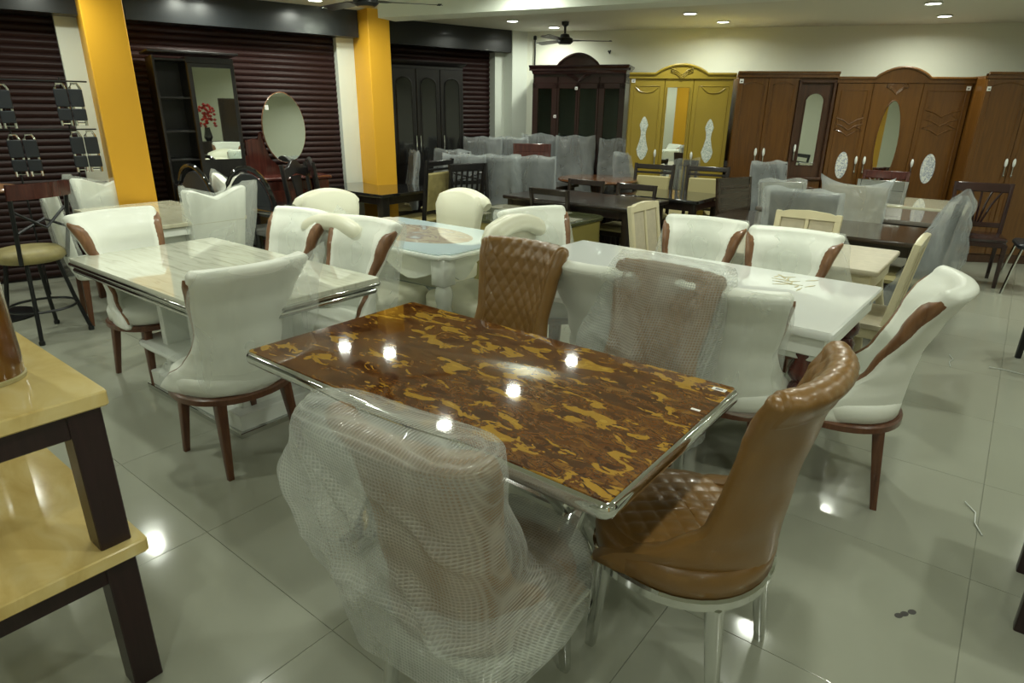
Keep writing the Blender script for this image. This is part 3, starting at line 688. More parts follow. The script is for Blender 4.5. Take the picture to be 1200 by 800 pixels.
def dark_parts(style, mat='espresso', H=1.0, W=.215, seat='beige_cushion', tilt=7):
    """wooden dining chair: posts, rails and a back filling of the given style"""
    parts = []
    T = Matrix.Translation((0, -.2, .45)) @ Matrix.Rotation(math.radians(tilt), 4, 'X') @ Matrix.Translation((0, .2, -.45))
    for sx in (-1, 1):
        b = B(); b.m = T; b.leg((sx * W, -.2, H), (sx * (W - .015), -.2, .42), .016, .019); b.m = Matrix(); b.leg((sx * (W - .015), -.2, .44), (sx * (W - .01), -.245, 0), .02, .015)
        parts.append(['leg', b.mesh('rear_leg', mat)])
    for sx in (-1, 1):
        b = B(); b.leg((sx * (W - .01), .19, .42), (sx * (W - .01), .2, 0), .021, .016); parts.append(['leg', b.mesh('leg', mat)])
    b = B(); b.box((0, 0, .415), (2 * W, .42, .05), .005); parts.append(['seat_frame', b.mesh('seat_frame', mat)])
    b = B(); b.loft([[(x, y, z) for x, y in rrect(W + g, .21 + g, .04, 3)] for z, g in ((.44, 0), (.465, .008), (.482, -.01), (.488, -.06))]); parts.append(['seat', b.mesh('seat', seat, sharp=50), 'padded seat'])
    b = B(); b.m = T
    iw = 2 * W - .03
    if style == 'slats':
        b.box((0, -.2, H - .035), (iw, .024, .075), .006); parts.append(['top_rail', b.mesh('rails', mat)])
        c = B(); c.m = T; c.box((0, -.2, .53), (iw, .022, .04), .004); parts.append(['bottom_rail', c.mesh('bottom_rail', mat)])
        for k in range(5):
            c = B(); c.m = T; c.box((-.14 + .07 * k, -.2, (H + .46) / 2), (.024, .014, H - .58), .003); parts.append(['slat', c.mesh('slat', mat)])
    elif style == 'ladder':
        b.box((0, -.2, H - .03), (iw, .024, .06), .006); parts.append(['top_rail', b.mesh('rails', mat)])
        for k in range(4):
            c = B(); c.m = T; c.box((0, -.2, .58 + (H - .72) * k / 3), (iw, .014, .028), .004); parts.append(['slat', c.mesh('slat', mat)])
    elif style == 'cross':
        b.box((0, -.2, H - .04), (iw, .024, .085), .006)
        for zz in (H - .20, .56):
            c = B(); c.m = T; c.box((0, -.2, zz), (iw, .02, .04), .004); parts.append(['rail', c.mesh('rail', mat)])
        parts.append(['back_frame', b.mesh('back_frame', mat)])
        for q in (-1, 1):
            c = B(); c.m = T; c.tube([(q * (-W + .02), -.2, H - .19), (q * (W - .02), -.2, H - .09)], .012, 6); parts.append(['cross_bar', c.mesh('cross_bar', mat)])
        for k in range(3):
            c = B(); c.m = T; c.box((0, -.2, .63 + .055 * k), (iw, .014, .024), .003, 0, 0, .10); parts.append(['slat', c.mesh('slat', mat)])
    elif style == 'pad':
        b.box((0, -.2, H - .035), (iw + .05, .026, .055), .006); parts.append(['top_rail', b.mesh('rails', mat)])
        c = B(); c.m = T; c.box((0, -.2, H - .10), (iw, .02, .025), .004); parts.append(['middle_rail', c.mesh('middle_rail', mat)])
        c = B(); c.m = T; c.box((0, -.2, .56), (iw, .022, .045), .004); parts.append(['bottom_rail', c.mesh('bottom_rail', mat)])
        c = B(); c.m = T; c.box((0, -.19, (H + .43) / 2), (iw - .03, .045, H - .70), .015); parts.append(['back_pad', c.mesh('back_pad', seat), 'beige padded back'])
    elif style == 'carved':
        out = [(-W, H - .14), (-W - .01, H - .05), (-.12, H - .02), (-.05, H + .03), (0, H + .04), (.05, H + .03), (.12, H - .02), (W + .01, H - .05), (W, H - .14), (.1, H - .11), (0, H - .09), (-.1, H - .11)]
        b.panel(out[::-1], -.215, -.185, .006); parts.append(['top_rail', b.mesh('top_rail', mat)]); c = B(); c.m = T; c.box((0, -.2, .53), (iw, .022, .05), .004); parts.append(['bottom_rail', c.mesh('bottom_rail', mat)])
        c = B(); c.m = T; c.panel([(-.05, .54), (-.035, .62), (-.075, .72), (-.06, .80), (-.09, H - .11), (.09, H - .11), (.06, .80), (.075, .72), (.035, .62), (.05, .54)][::-1], -.208, -.192, .004); parts.append(['back_splat', c.mesh('back_splat', mat)])
    elif style == 'solid':
        b.box((0, -.2, H - .05), (iw, .026, .10), .006); parts.append(['top_rail', b.mesh('rails', mat)]); c = B(); c.m = T; c.box((0, -.2, .55), (iw, .022, .05), .004); parts.append(['bottom_rail', c.mesh('bottom_rail', mat)])
        c = B(); c.m = T; c.box((0, -.195, (H + .47) / 2), (iw, .018, H - .66), .004); parts.append(['back_panel', c.mesh('back_panel', mat)])
    elif style == 'fan':
        b.box((0, -.2, H - .045), (iw + .02, .026, .09), .01); parts.append(['top_rail', b.mesh('rails', mat)]); c = B(); c.m = T; c.box((0, -.2, .55), (iw, .022, .05), .004); parts.append(['bottom_rail', c.mesh('bottom_rail', mat)])
        for k in range(5):
            c = B(); c.m = T; t = k - 2; c.tube([(t * .022, -.2, .57), (t * .05, -.2, .75), (t * .085, -.2, H - .07)], .011, 6); parts.append(['slat', c.mesh('slat', mat)])
    return parts
def dark_wrap(H=1.0, W=.215, seed=1, mat='film_grey', wide=0.0, hem=.45, tilt=7):
    return bag([(0, W + .035 + wide), (.1, W + .04 + wide), (1, W + .03)], [(0, W + .035), (.1, W + .04), (1, W + .03)],
               [(0, -.2 - (H - .45) * math.tan(math.radians(tilt))), (1, -.2)], [(0, .008), (.06, .035), (1, .06)], hem, H + .025, lambda x: .012 * math.cos(x * 22 + seed), .016, seed, 44, 16, .5, 9, mat)

# ------------------------------------------------------------------ the tub chairs round the mottled table
def P2(c, a=0.0, b_=0.0): q = Vector((c[0], c[1], 0)) + e1 * a + e2 * b_; return (q.x, q.y)

place(TAN, 'tub_chair', 'tan quilted leatherette chair on chrome legs at the right end of the mottled table', 'chair', (0.525, 1.57), 140)
place(TAN, 'tub_chair', 'tan quilted chair back seen from the front behind the mottled table', 'chair', (-0.11, 2.75), -128, None, (1, 1, .985))

# the two bubble-wrapped chairs
BUB_BASE = TAN
hb = bag([(0, .25), (.10, .30), (.42, .47), (.75, .40), (1, .31)], [(0, .24), (.03, .278), (.3, .245), (.6, .24), (.8, .265), (1, .29)],
         [(0, -.30), (.3, -.245), (.6, -.18), (.85, -.08), (1, -.04)], [(0, .003), (.012, .07), (.035, .105), (.3, .11), (.6, .15), (.85, .235), (1, .27)], .345, 1.06,
         lambda x: -.012 * max(0, 1 - (x + .02) ** 2 / .05), .022, 21, 150, 100, .5, 4.5, 'bubble', 'bubble_wrap', None, ((-.20, .98, .20, .46, .030, .022, -1), (-.24, .96, -.16, .50, .028, .024, -1), (-.02, .98, .24, .74, .018, .018, -1), (-.30, .62, .22, .52, .02, .02, -1), (-.36, .86, -.33, .45, .02, .02, -1)))
hs = seat_film(.28, 5, 'bubble', .285, .275, .510, .125, 0.0, 'seat_bubble_wrap', .012, .03)
place(TAN + [['bubble_wrap', hb, 'loose bubble wrap hanging off the backrest'], ['bubble_wrap', hs, 'bubble wrap over the seat']],
      'tub_chair', 'chair swathed in loose bubble wrap in the front, its back to the viewer', 'chair', (-0.075, 1.385), 56, None, (.92, 1, .945))
hb2 = bag([(0, .255), (.1, .275), (1, .26)], [(0, .255), (.1, .29), (.6, .35), (1, .33)],
          [(0, -.30), (.3, -.245), (.6, -.18), (1, -.10)], [(0, .003), (.014, .07), (.05, .10), (.3, .105), (.6, .15), (1, .20)], .40, 1.05,
          None, .02, 33, 120, 70, .5, 6, 'bubble', 'bubble_wrap', None, ((.02, 1.0, -.02, .5, .035, .02, 1), (.20, .96, .08, .6, .02, .018, 1), (.12, .98, .02, .62, .018, .016, 1), (.24, .72, 0, .68, .02, .018, 1)))
place(TAN + [['bubble_wrap', hb2, 'bubble wrap round the backrest'], ['bubble_wrap', hs, 'bubble wrap over the seat']],
      'tub_chair', 'bubble-wrapped chair facing the viewer behind the mottled table', 'chair', (0.465, 2.345), -133, None, (1, 1, .97))

# ------------------------------------------------------------------ mottled marble table
T1 = (-0.118, 1.972)
def rim_loft(b, hx, hy, z0, z1, bulge, r=.02, n=6):
    rings = []
    for k in range(n + 1):
        a = -PI / 2 + PI * k / n; o = bulge * math.cos(a)
        rings.append([(x, y, (z0 + z1) / 2 + (z1 - z0) / 2 * math.sin(a)) for x, y in rrect(hx + o, hy + o, r + o, 4)])
    b.loft(rings)
t = thing('dining_table', 'dining table with glossy brown and gold mottled top and chrome rim', 'table', (*T1, 0), A1)
b = B(); b.prism(rrect(.742, .402, .012), .742, .762, .002); top = obj('table_top', b.mesh('table_top', 'camo'), t)
b = B(); rim_loft(b, .742, .402, .712, .758, .016); b.box((0, 0, .725), (1.40, .74, .03), .004); obj('rim', b.mesh('rim', 'chrome'), t, label='rounded chrome rim')
b = B(); b.prism(rrect(.022, .011, .001, 1), .762, .7628, 0); s_ = obj('price_sticker', b.mesh('price_sticker', 'sticker'), top, (.705, .355, 0), math.radians(0))
b = B()
b.box((0, 0, .7631), (.024, .009, .0004), 0)
obj('ink', b.mesh('ink', 'sticker_ink'), s_)
b = B(); b.prism(rrect(.014, .006, .001, 1), .762, .7626, 0); obj('price_sticker', b.mesh('price_sticker', 'sticker'), top, (.705, .17, 0))
for sx in (-1, 1):
    for k in (-1, 1):
        b = B(); b.leg((sx * .40 + .02 * k, k * .25, .71), (sx * .40 + .02 * k, -k * .26, .03), .032, .032, .2); obj('leg', b.mesh('leg', 'chrome'), t, label='slanting chrome leg of an X pair')
    b = B(); b.box((sx * .40, 0, .015), (.11, .60, .03), .006); obj('foot', b.mesh('foot', 'chrome'), t, label='chrome foot bar')
b = B(); b.box((0, 0, .36), (.80, .05, .05), .006); obj('stretcher', b.mesh('stretcher', 'chrome'), t)

# ------------------------------------------------------------------ white veined table and its chairs
T2 = (-1.61, 3.345)
t = thing('dining_table', 'white veined marble table with dark chrome banded edge and white pedestal', 'table', (*T2, 0), math.radians(-37.5))
b = B(); b.prism(rrect(.835, .425, .015), .738, .764, .003); obj('table_top', b.mesh('table_top', 'marble_white'), t)
b = B(); rim_loft(b, .838, .428, .722, .742, .008); b.box((0, 0, .715), (1.62, .80, .02), .003); rim_loft(b, .820, .410, .682, .712, .014); obj('rim', b.mesh('rim', 'chrome'), t, label='double chrome band')
b = B()
for sx in (-.33, .33): b.box((sx, 0, .40), (.05, .40, .58), .004)
b.box((0, 0, .60), (.62, .30, .20), .004); b.box((0, 0, .40), (.60, .05, .30), .003)
obj('pedestal', b.mesh('pedestal', 'white_lacquer'), t)
b = B(); b.box((0, 0, .075), (1.0, .50, .09), .005); b.box((0, 0, .135), (.86, .38, .04), .004); obj('base', b.mesh('base', 'white_lacquer'), t)
b = B(); b.box((0, 0, .015), (1.03, .53, .03), .003); obj('foot_band', b.mesh('foot_band', 'chrome'), t, label='chrome band at the foot')
b = B(); b.prism(rrect(.36, .20, .12, 5), .27, .30, .01); obj('shelf', b.mesh('shelf', 'white_lacquer'), t, (-.22, -.08, 0), 0, 'rounded grey-white shelf of the pedestal')

place(WHITE + [['film_wrap', f_flap, 'clear packing film with a loose flap'], ['film_wrap', seat_film(.27, 11, 'film_thin', .265, .25, .487, .07, 0), 'clear film over the seat']],
      'tub_chair', 'white scroll-back chair in clear film, back turned, before the veined table', 'chair', (-1.32, 2.735), 142)
place(WHITE, 'tub_chair', 'unwrapped white chair at the far left end of the veined marble table', 'chair', (-2.20, 3.70), -32)
place(wrapped(WHITE, f_flap2), 'tub_chair', 'film-covered white chair on the far side of the veined table, left one of two', 'chair', (-1.50, 3.75), -126)
place(wrapped(WHITE, f_flap), 'tub_chair', 'film-covered white chair across the veined table, right of two, film flap hanging', 'chair', (-1.02, 3.43), -126)

# ------------------------------------------------------------------ white glossy table with turned mahogany legs
T3 = (0.87, 3.30)
t = thing('dining_table', 'large glossy white table with gold flower print and turned dark legs', 'table', (*T3, 0), math.radians(-39.5))
b = B(); b.prism(rrect(.91, .475, .012), .728, .766, .008); top = obj('table_top', b.mesh('table_top', 'white_gloss'), t)
b = B(); b.box((0, 0, .685), (1.76, .89, .085), .004); b.box((0, 0, .632), (1.72, .85, .04), .004); obj('apron', b.mesh('apron', 'white_lacquer'), t)
prof = [(.03, 0), (.038, .02), (.045, .05), (.034, .07), (.048, .10), (.05, .14), (.036, .18), (.030, .30), (.040, .40), (.052, .47), (.034, .50), (.056, .53), (.060, .56), (.044, .60), (.052, .63), (.052, .70)]
lb = B(); lb.lathe(prof, n=18); lme = lb.mesh('leg', 'mahogany', sharp=50)
for sx in (-1, 1):
    for sy in (-1, 1): obj('leg', lme, t, (sx * .80, sy * .38, 0), 0, 'turned dark mahogany leg')
b = B(); random.seed(3)
for k in range(16):
    a = random.uniform(0, 6.28); x = random.gauss(0, .07); y = random.gauss(0, .025); L_ = random.uniform(.03, .06)
    b.prism([(x, y), (x + L_ * math.cos(a) - .006 * math.sin(a), y + L_ * math.sin(a) + .006 * math.cos(a)), (x + 1.7 * L_ * math.cos(a), y + 1.7 * L_ * math.sin(a)), (x + L_ * math.cos(a) + .006 * math.sin(a), y + L_ * math.sin(a) - .006 * math.cos(a))], .7662, .7675, 0)
obj('flower_print', b.mesh('flower_print', 'gold_print'), top, (.50, .29, 0), -.75, 'gold leaf and flower print')

place(WHITE, 'tub_chair', 'white chair with brown side strip at the right end of the glossy white table', 'chair', (1.46, 2.56), 150)
place(wrapped(WHITE, f_back), 'tub_chair', 'white film-covered chair across the white table, left of the pair', 'chair', (1.06, 3.80), -125, None, (1, 1, .97))
place(wrapped(WHITE, f_flap2), 'tub_chair', 'white film-covered chair across the white table, right of the pair', 'chair', (1.46, 3.43), -128, None, (1, 1, .965))
place(wrapped(WHITE, f_flap2), 'tub_chair', 'white chair at the far left end of the glossy white table, behind the tan back', 'chair', (0.29, 3.93), -55)
place(wrapped(WHITE, f_back), 'tub_chair', 'white film-covered chair between the tan and bubble-wrapped backs', 'chair', (0.53, 3.03), 52, None, (1, 1, .96))
place(wrapped(WHITE, f_flap2), 'tub_chair', 'white film-covered chair right behind the bubble-wrapped back', 'chair', (1.03, 2.68), 52, None, (1, 1, .96))

# ------------------------------------------------------------------ carved white table with pictured top and the cream roll-top chairs
T4 = (-0.70, 4.46)
t = thing('dining_table', 'carved white table with pale blue pictured glass top and turned white legs', 'table', (*T4, 0), A1)
def ogee(hx, hy, r=.10):
    pts = []
    for sx, sy, a0 in ((1, 1, 0), (-1, 1, 90), (-1, -1, 180), (1, -1, 270)):
        for k in range(5):
            a = math.radians(a0 + 90 * k / 4); q = r * (0.72 if k == 2 else 1)
            pts.append((sx * (hx - r) + q * math.cos(a), sy * (hy - r) + q * math.sin(a)))
    return pts
b = B(); b.prism(ogee(.71, .435), .725, .752, .008); obj('table_top', b.mesh('table_top', 'white_lacquer'), t)
b = B(); b.prism(ogee(.69, .415), .752, .760, .002); g_ = obj('glass_top', b.mesh('glass_top', 'blue_glass'), t, label='pale blue border glass')
b = B(); b.prism(circle(.50, 28, 0, 0, .27), .760, .7606, 0); obj('picture', b.mesh('picture', 'picture_top'), g_, label='printed picture in brown and orange')
ap = B()
for ang, L_, off in ((0, .60, .36), (PI / 2, .33, .62), (PI, .60, .36), (-PI / 2, .33, .62)):
    ap.m = Matrix.Rotation(ang, 4, 'Z')
    out = [(-L_, .735)] + [(-L_ + 2 * L_ * k / 16, .60 + .045 * math.cos(k / 16 * 4 * PI) - .02 * math.cos(k / 16 * 2 * PI)) for k in range(17)] + [(L_, .735)]
    for k in range(16):
        x0, z0 = out[1 + k]; x1, z1 = out[2 + k]
        ap.add([(x0, -off, z0), (x1, -off, z1), (x1, -off, .735), (x0, -off, .735), (x0, -off + .02, z0), (x1, -off + .02, z1), (x1, -off + .02, .735), (x0, -off + .02, .735)],
               [(0, 1, 2, 3), (7, 6, 5, 4), (0, 4, 5, 1), (3, 2, 6, 7)])
obj('apron', ap.mesh('apron', 'white_lacquer'), t, label='wavy white apron')
lb = B(); lb.lathe([(.035, 0), (.045, .02), (.03, .05), (.045, .09), (.050, .25), (.058, .36), (.045, .42), (.052, .45), (.06, .49), (.052, .53), (.04, .555), (.055, .56)], n=18); lb.box((0, 0, .64), (.11, .11, .17), .006)
lme = lb.mesh('leg', 'white_lacquer', sharp=50)
for sx in (-1, 1):
    for sy in (-1, 1): obj('leg', lme, t, (sx * .61, sy * .345, 0), 0, 'turned white leg')
place(SCROLL, 'roll_top_chair', 'cream roll-top chair, back turned, at the right end of the carved white table', 'chair', (-0.25, 4.09), 142)
place(SCROLL, 'roll_top_chair', 'cream chair with arched back facing the viewer beyond the carved white table', 'chair', (-0.62, 4.95), -128)
place(SCROLL, 'roll_top_chair', 'cream chair with arched back at the far left end of the carved white table', 'chair', (-1.26, 4.83), -48)
place(SCROLL, 'roll_top_chair', 'cream roll-top chair, back turned, on the near side of the carved white table', 'chair', (-0.90, 4.10), 57)

# ------------------------------------------------------------------ cream table by the first pillar and its notched chairs
T5 = (-2.92, 5.22)
t = thing('dining_table', 'cream marble-topped table with white apron and brown legs by the first orange pillar', 'table', (*T5, 0), A1)
b = B(); b.prism(rrect(.66, .40, .015), .735, .765, .004); obj('table_top', b.mesh('table_top', 'marble_cream'), t)
b = B(); b.box((0, 0, .70), (1.28, .76, .06), .004); b.box((0, 0, .60), (1.10, .66, .13), .004); obj('apron', b.mesh('apron', 'white_lacquer'), t)
for sx in (-1, 1):
    for sy in (-1, 1):
        b = B(); b.leg((sx * .60, sy * .34, .68), (sx * .60, sy * .34, 0), .03, .024); obj('leg', b.mesh('leg', 'walnut'), t, label='brown wooden leg')
place(wrapped(NOTCH, f_notch2), 'notch_back_chair', 'white notch-backed chair in clear film, back turned, behind the veined table', 'chair', (-2.53, 5.12), 142)
place(wrapped(NOTCH, f_notch), 'notch_back_chair', 'small white notch-backed chair in film, farthest of its kind, beside the dark mirror cabinet', 'chair', (-2.82, 5.76), -128)
place(wrapped(NOTCH, f_notch), 'notch_back_chair', 'white notch-backed chair in film standing against the first orange pillar', 'chair', (-3.40, 5.51), -38)
place(wrapped(NOTCH, f_notch2), 'notch_back_chair', 'film-covered white chair seen half from behind next to the bar stool', 'chair', (-3.17, 4.83), 40)

# ------------------------------------------------------------------ the stacked yellow marble tables in the left foreground
ST = Vector((-1.00, 1.42, 0)) - e1 * .52 - e2 * .30
def low_table(z, label, grow=0.0, h=.44):
    t = thing('coffee_table', label, 'table', (ST.x, ST.y, z), A1)
    b = B(); b.prism(rrect(.52 + grow, .30 + grow, .012), h - .04, h, .004); obj('table_top', b.mesh('table_top', 'marble_yellow'), t, label='yellow marble slab')
    b = B()
    for sy in (-1, 1): b.box((0, sy * .262, h - .075), (.94, .024, .07), .003)
    for sx in (-1, 1): b.box((sx * .482, 0, h - .075), (.024, .50, .07), .003)
    obj('apron', b.mesh('apron', 'wenge'), t)
    for sx in (-1, 1):
        for sy in (-1, 1):
            b = B(); b.box((sx * .465, sy * .245, (h - .04) / 2), (.075, .075, h - .04), .003); obj('leg', b.mesh('leg', 'wenge'), t)
low_table(0, 'lower coffee table of the stack, yellow marble top on dark square legs', .012, .48)
low_table(.48, 'upper coffee table of the stack, yellow marble top with a brown vase on it', 0, .44)
t = thing('vase', 'tall amber brown cylindrical vase on the stacked coffee table', 'vase', (-1.335, 1.47, .92))
b = B(); b.lathe([(.060, .006), (.078, .012), (.080, .05), (.076, .25), (.070, .42), (.062, .46), (.055, .46), (.055, .3)], n=32); obj('body', b.mesh('body', 'amber', sharp=60), t)
b = B(); b.lathe([(.07, 0), (.081, .001), (.082, .010), (.078, .013)], n=32); obj('foot_ring', b.mesh('foot_ring', 'beige_cushion'), t, label='pale ring at the foot')

# ------------------------------------------------------------------ panel-back chairs and the beige table
T11 = (1.80, 4.20)
t = thing('dining_table', 'small beige wooden table with curved legs behind the glossy white table', 'table', (*T11, 0), A1)
b = B(); b.prism(rrect(.65, .39, .02), .715, .745, .006); obj('table_top', b.mesh('table_top', 'panel_beige'), t)
b = B(); b.box((0, 0, .655), (1.22, .70, .12), .005); obj('apron', b.mesh('apron', 'panel_cream'), t)
for sx in (-1, 1):
    for sy in (-1, 1):
        b = B(); rings = []
        for k in range(13):
            z = .70 * k / 12; o = .03 * math.sin((z / .70) * 1.9 * PI - .4); h = .017 + .020 * (z / .70) ** 2
            rings.append([(sx * (.595 + o) + x, sy * (.335 + o) + y, z) for x, y in rrect(h, h, h * .4, 2)])
        b.loft(rings); obj('leg', b.mesh('leg', 'panel_cream'), t, label='curved cream leg')
place(PANEL, 'panel_back_chair', 'cream wooden chair with two beige back panels at the left end of the beige table', 'chair', (1.20, 4.62), -38)
place(PANEL, 'panel_back_chair', 'cream wooden chair with two beige back panels across the beige table, facing the viewer', 'chair', (1.97, 4.40), -128, None, (1, 1, .97))
place(PANEL, 'panel_back_chair', 'cream wooden chair seen from the side at the right end of the beige table', 'chair', (2.06, 3.68), 142)

def simple_table(label, c, L, Wd, top, body, h=.76, leg=.035, rz=A1, apron=.08, name='dining_table', th=.035, overhang=.04):
    t = thing(name, label, 'table', (c[0], c[1], 0), rz)
    b = B(); b.prism(rrect(L / 2, Wd / 2, .02), h - th, h, .006); obj('table_top', b.mesh('table_top', top), t)
    b = B()
    for sy in (-1, 1): b.box((0, sy * (Wd / 2 - overhang - .02), h - th - apron / 2), (L - 2 * overhang - .04, .024, apron), .003)
    for sx in (-1, 1): b.box((sx * (L / 2 - overhang - .02), 0, h - th - apron / 2), (.024, Wd - 2 * overhang - .04, apron), .003)
    obj('apron', b.mesh('apron', body), t)
    b = B(); b.leg((0, 0, h - th), (0, 0, 0), leg, leg * .85); me = b.mesh('leg', body)
    for sx in (-1, 1):
        for sy in (-1, 1): obj('leg', me, t, (sx * (L / 2 - overhang - leg), sy * (Wd / 2 - overhang - leg), 0))
    return t

T8, T9, T12, T13, T14, T6, T17 = (.72, 6.55), (1.62, 6.98), (2.42, 5.04), (3.12, 5.90), (3.74, 6.72), (-1.58, 7.28), (0.0, 7.95)
simple_table('dark espresso table in the middle of the room before the tall wrapped chairs', T8, 1.5, .82, 'espresso', 'espresso')
simple_table('dark table in front of the two beige-backed chairs', T9, 1.1, .74, 'black_gloss', 'espresso')
simple_table('dark brown table behind the beige table, wrapped chairs about it', T12, 1.6, .8, 'brown_top', 'espresso')
simple_table('glossy striped table between the dark brown and the pale marble table at right', T13, 1.5, .80, 'stripe_top', 'espresso')
simple_table('pale marble-topped table nearest the arched teak wardrobe', T14, 1.7, .85, 'marble_cream', 'door_brown')
simple_table('black glossy dining table at the foot of the second orange pillar', T6, 1.3, .9, 'black_gloss', 'black_wood', .76, .05)
simple_table('dark table hidden between the two rows of wrapped chairs near the far corner', T17, 1.4, .8, 'espresso', 'espresso')
simple_table('black glossy table in front of the oval mirror', (-1.98, 5.75), .85, .55, 'black_gloss', 'black_gloss', .74, .04, A1, .22)

# low table with chequered glass top
t = thing('low_table', 'olive table with a chequered dark and pale stone top under glass', 'table', (.10, 5.86, 0), A1)
b = B()
b.prism(rrect(.60, .44, .12, 6), .0, .655, .01); obj('body', b.mesh('body', 'olive_panel'), t)
b = B(); b.prism(rrect(.62, .46, .12, 6), .655, .685, .006); obj('table_top', b.mesh('table_top', 'olive_dark'), t)
k_ = 0
for i in range(4):
    for j in range(3):
        if (i + j) % 2 == 0:
            b = B(); b.box((-.42 + .28 * i, -.26 + .26 * j, .6865), (.27, .25, .004), .001); obj('stone_panel', b.mesh('stone_panel', 'stone_pale'), t, label='pale stone panel')

# round wooden table near the china cabinet
t = thing('round_table', 'round reddish wooden table before the dark china cabinet', 'table', (1.0, 7.74, 0))
b = B(); b.lathe([(.40, .80), (.46, .805), (.475, .82), (.47, .838), (.45, .84), (.01, .841)], n=36); obj('table_top', b.mesh('table_top', 'red_top'), t)
b = B(); b.lathe([(.30, 0), (.28, .04), (.08, .08), (.06, .2), (.09, .4), (.06, .6), (.09, .76), (.20, .80)], n=20); obj('pedestal', b.mesh('pedestal', 'mahogany'), t)

# ------------------------------------------------------------------ dark chairs in the middle and at the back
ladder = dark_parts('ladder', 'espresso', .88)
place(ladder, 'ladder_back_chair', 'dark low-backed chair with slatted back on the near side of the espresso table', 'chair', P2(T8, -.10, -.24), 52)
place(ladder, 'ladder_back_chair', 'dark low-backed chair beyond the espresso table, left one', 'chair', P2(T8, -.30, .26), -128)
place(ladder, 'ladder_back_chair', 'dark low-backed chair beyond the espresso table, right one with beige seat', 'chair', P2(T8, .32, .26), -128)
cross = dark_parts('cross', 'black_wood', 1.05)
place(cross, 'cross_back_chair', 'black chair with crossed bars in its back, left of the espresso table', 'chair', (-.36, 6.78), -60)
pad = dark_parts('pad', 'espresso', 1.03, .225)
place(pad, 'pad_back_chair', 'dark chair with beige padded back, left of two before the mustard wardrobe', 'chair', (1.50, 7.34), -120)
place(pad, 'pad_back_chair', 'dark chair with beige padded back, right of two before the mustard wardrobe', 'chair', (2.06, 7.10), -118)
slats = dark_parts('slats', 'espresso', 1.05)
place(slats, 'slat_back_chair', 'dark slat-backed chair standing before the seam of the mustard and teak wardrobes', 'chair', (2.52, 7.62), -100)
place(slats + [['film_wrap', dark_wrap(1.05, .215, 31, 'film_thin'), 'clear film']], 'slat_back_chair', 'dark slat-backed chair in film between the two beige-backed chairs', 'chair', (1.93, 7.68), -105)
sw = dark_parts('solid', 'espresso', 1.10)
hi = dark_parts('solid', 'espresso', 1.24, .22)
red = dark_parts('solid', 'mahogany', 1.20, .225)
w10, w11, w12 = dark_wrap(1.10, .215, 2), dark_wrap(1.24, .22, 6), dark_wrap(1.10, .215, 12)
W1 = sw + [['film_wrap', w10, 'hazy packing film']]; W2 = hi + [['film_wrap', w11, 'hazy packing film']]; W3 = sw + [['film_wrap', w12, 'hazy packing film']]
place(W2, 'wrapped_chair', 'tall dark chair in hazy film, leftmost of the back row near the far corner', 'chair', (-.46, 8.22), -100)
place(W2, 'wrapped_chair', 'tall dark chair in hazy film, second in the back row beside the bare mahogany back', 'chair', (-.10, 8.26), -95)
place(red, 'high_back_chair', 'bare mahogany chair back at the end of the wrapped back row', 'chair', (.20, 8.06), -95)
place(W3, 'wrapped_chair', 'dark chair in hazy film, left in the row behind the crossed-bar chair', 'chair', (-.50, 7.55), 78)
place(W1, 'wrapped_chair', 'dark chair in hazy film, middle in the row behind the espresso table', 'chair', (-.12, 7.52), 80)
place(W3, 'wrapped_chair', 'dark chair in hazy film, right in the row behind the espresso table', 'chair', (.27, 7.44), 78)
place(W2, 'wrapped_chair', 'tall wrapped chair left of the round table before the china cabinet', 'chair', (.36, 8.46), -88, None, (1, 1, 1.03))
place(W2, 'wrapped_chair', 'tall wrapped chair behind the round table, before the china cabinet glass', 'chair', (.78, 8.26), -92, None, (1, 1, 1.02))
place(W2, 'wrapped_chair', 'tall wrapped chair right of the round table, before the mustard wardrobe edge', 'chair', (1.26, 8.12), -105)
place(W1, 'wrapped_chair', 'smaller wrapped dark chair at the left of the beige-backed chairs', 'chair', (1.55, 7.80), -60)
# round the black glossy table
place(W3, 'wrapped_chair', 'grey-filmed chair beyond the black glossy table, against the orange pillar edge', 'chair', (-1.46, 7.78), -160)
place(W1, 'wrapped_chair', 'grey-filmed chair before the dark three-door wardrobe', 'chair', (-.86, 7.85), -110)
place(dark_parts('pad', 'black_wood', 1.10, .22, 'stool_cushion'), 'pad_back_chair', 'black chair with olive padded back at the right end of the black glossy table', 'chair', (-1.02, 6.98), 150)
place(dark_parts('slats', 'black_wood', 1.06), 'slat_back_chair', 'black slat-backed chair just right of the olive padded one', 'chair', (-.66, 7.05), 130)
carved = dark_parts('carved', 'black_wood', 1.08, .23)
place(carved, 'carved_chair', 'dark carved-back chair in front of the second pillar, right one of two', 'chair', (-1.86, 6.85), 25)
place(carved, 'carved_chair', 'dark carved-back chair in front of the oval mirror, left one of two', 'chair', (-1.88, 6.30), -10)
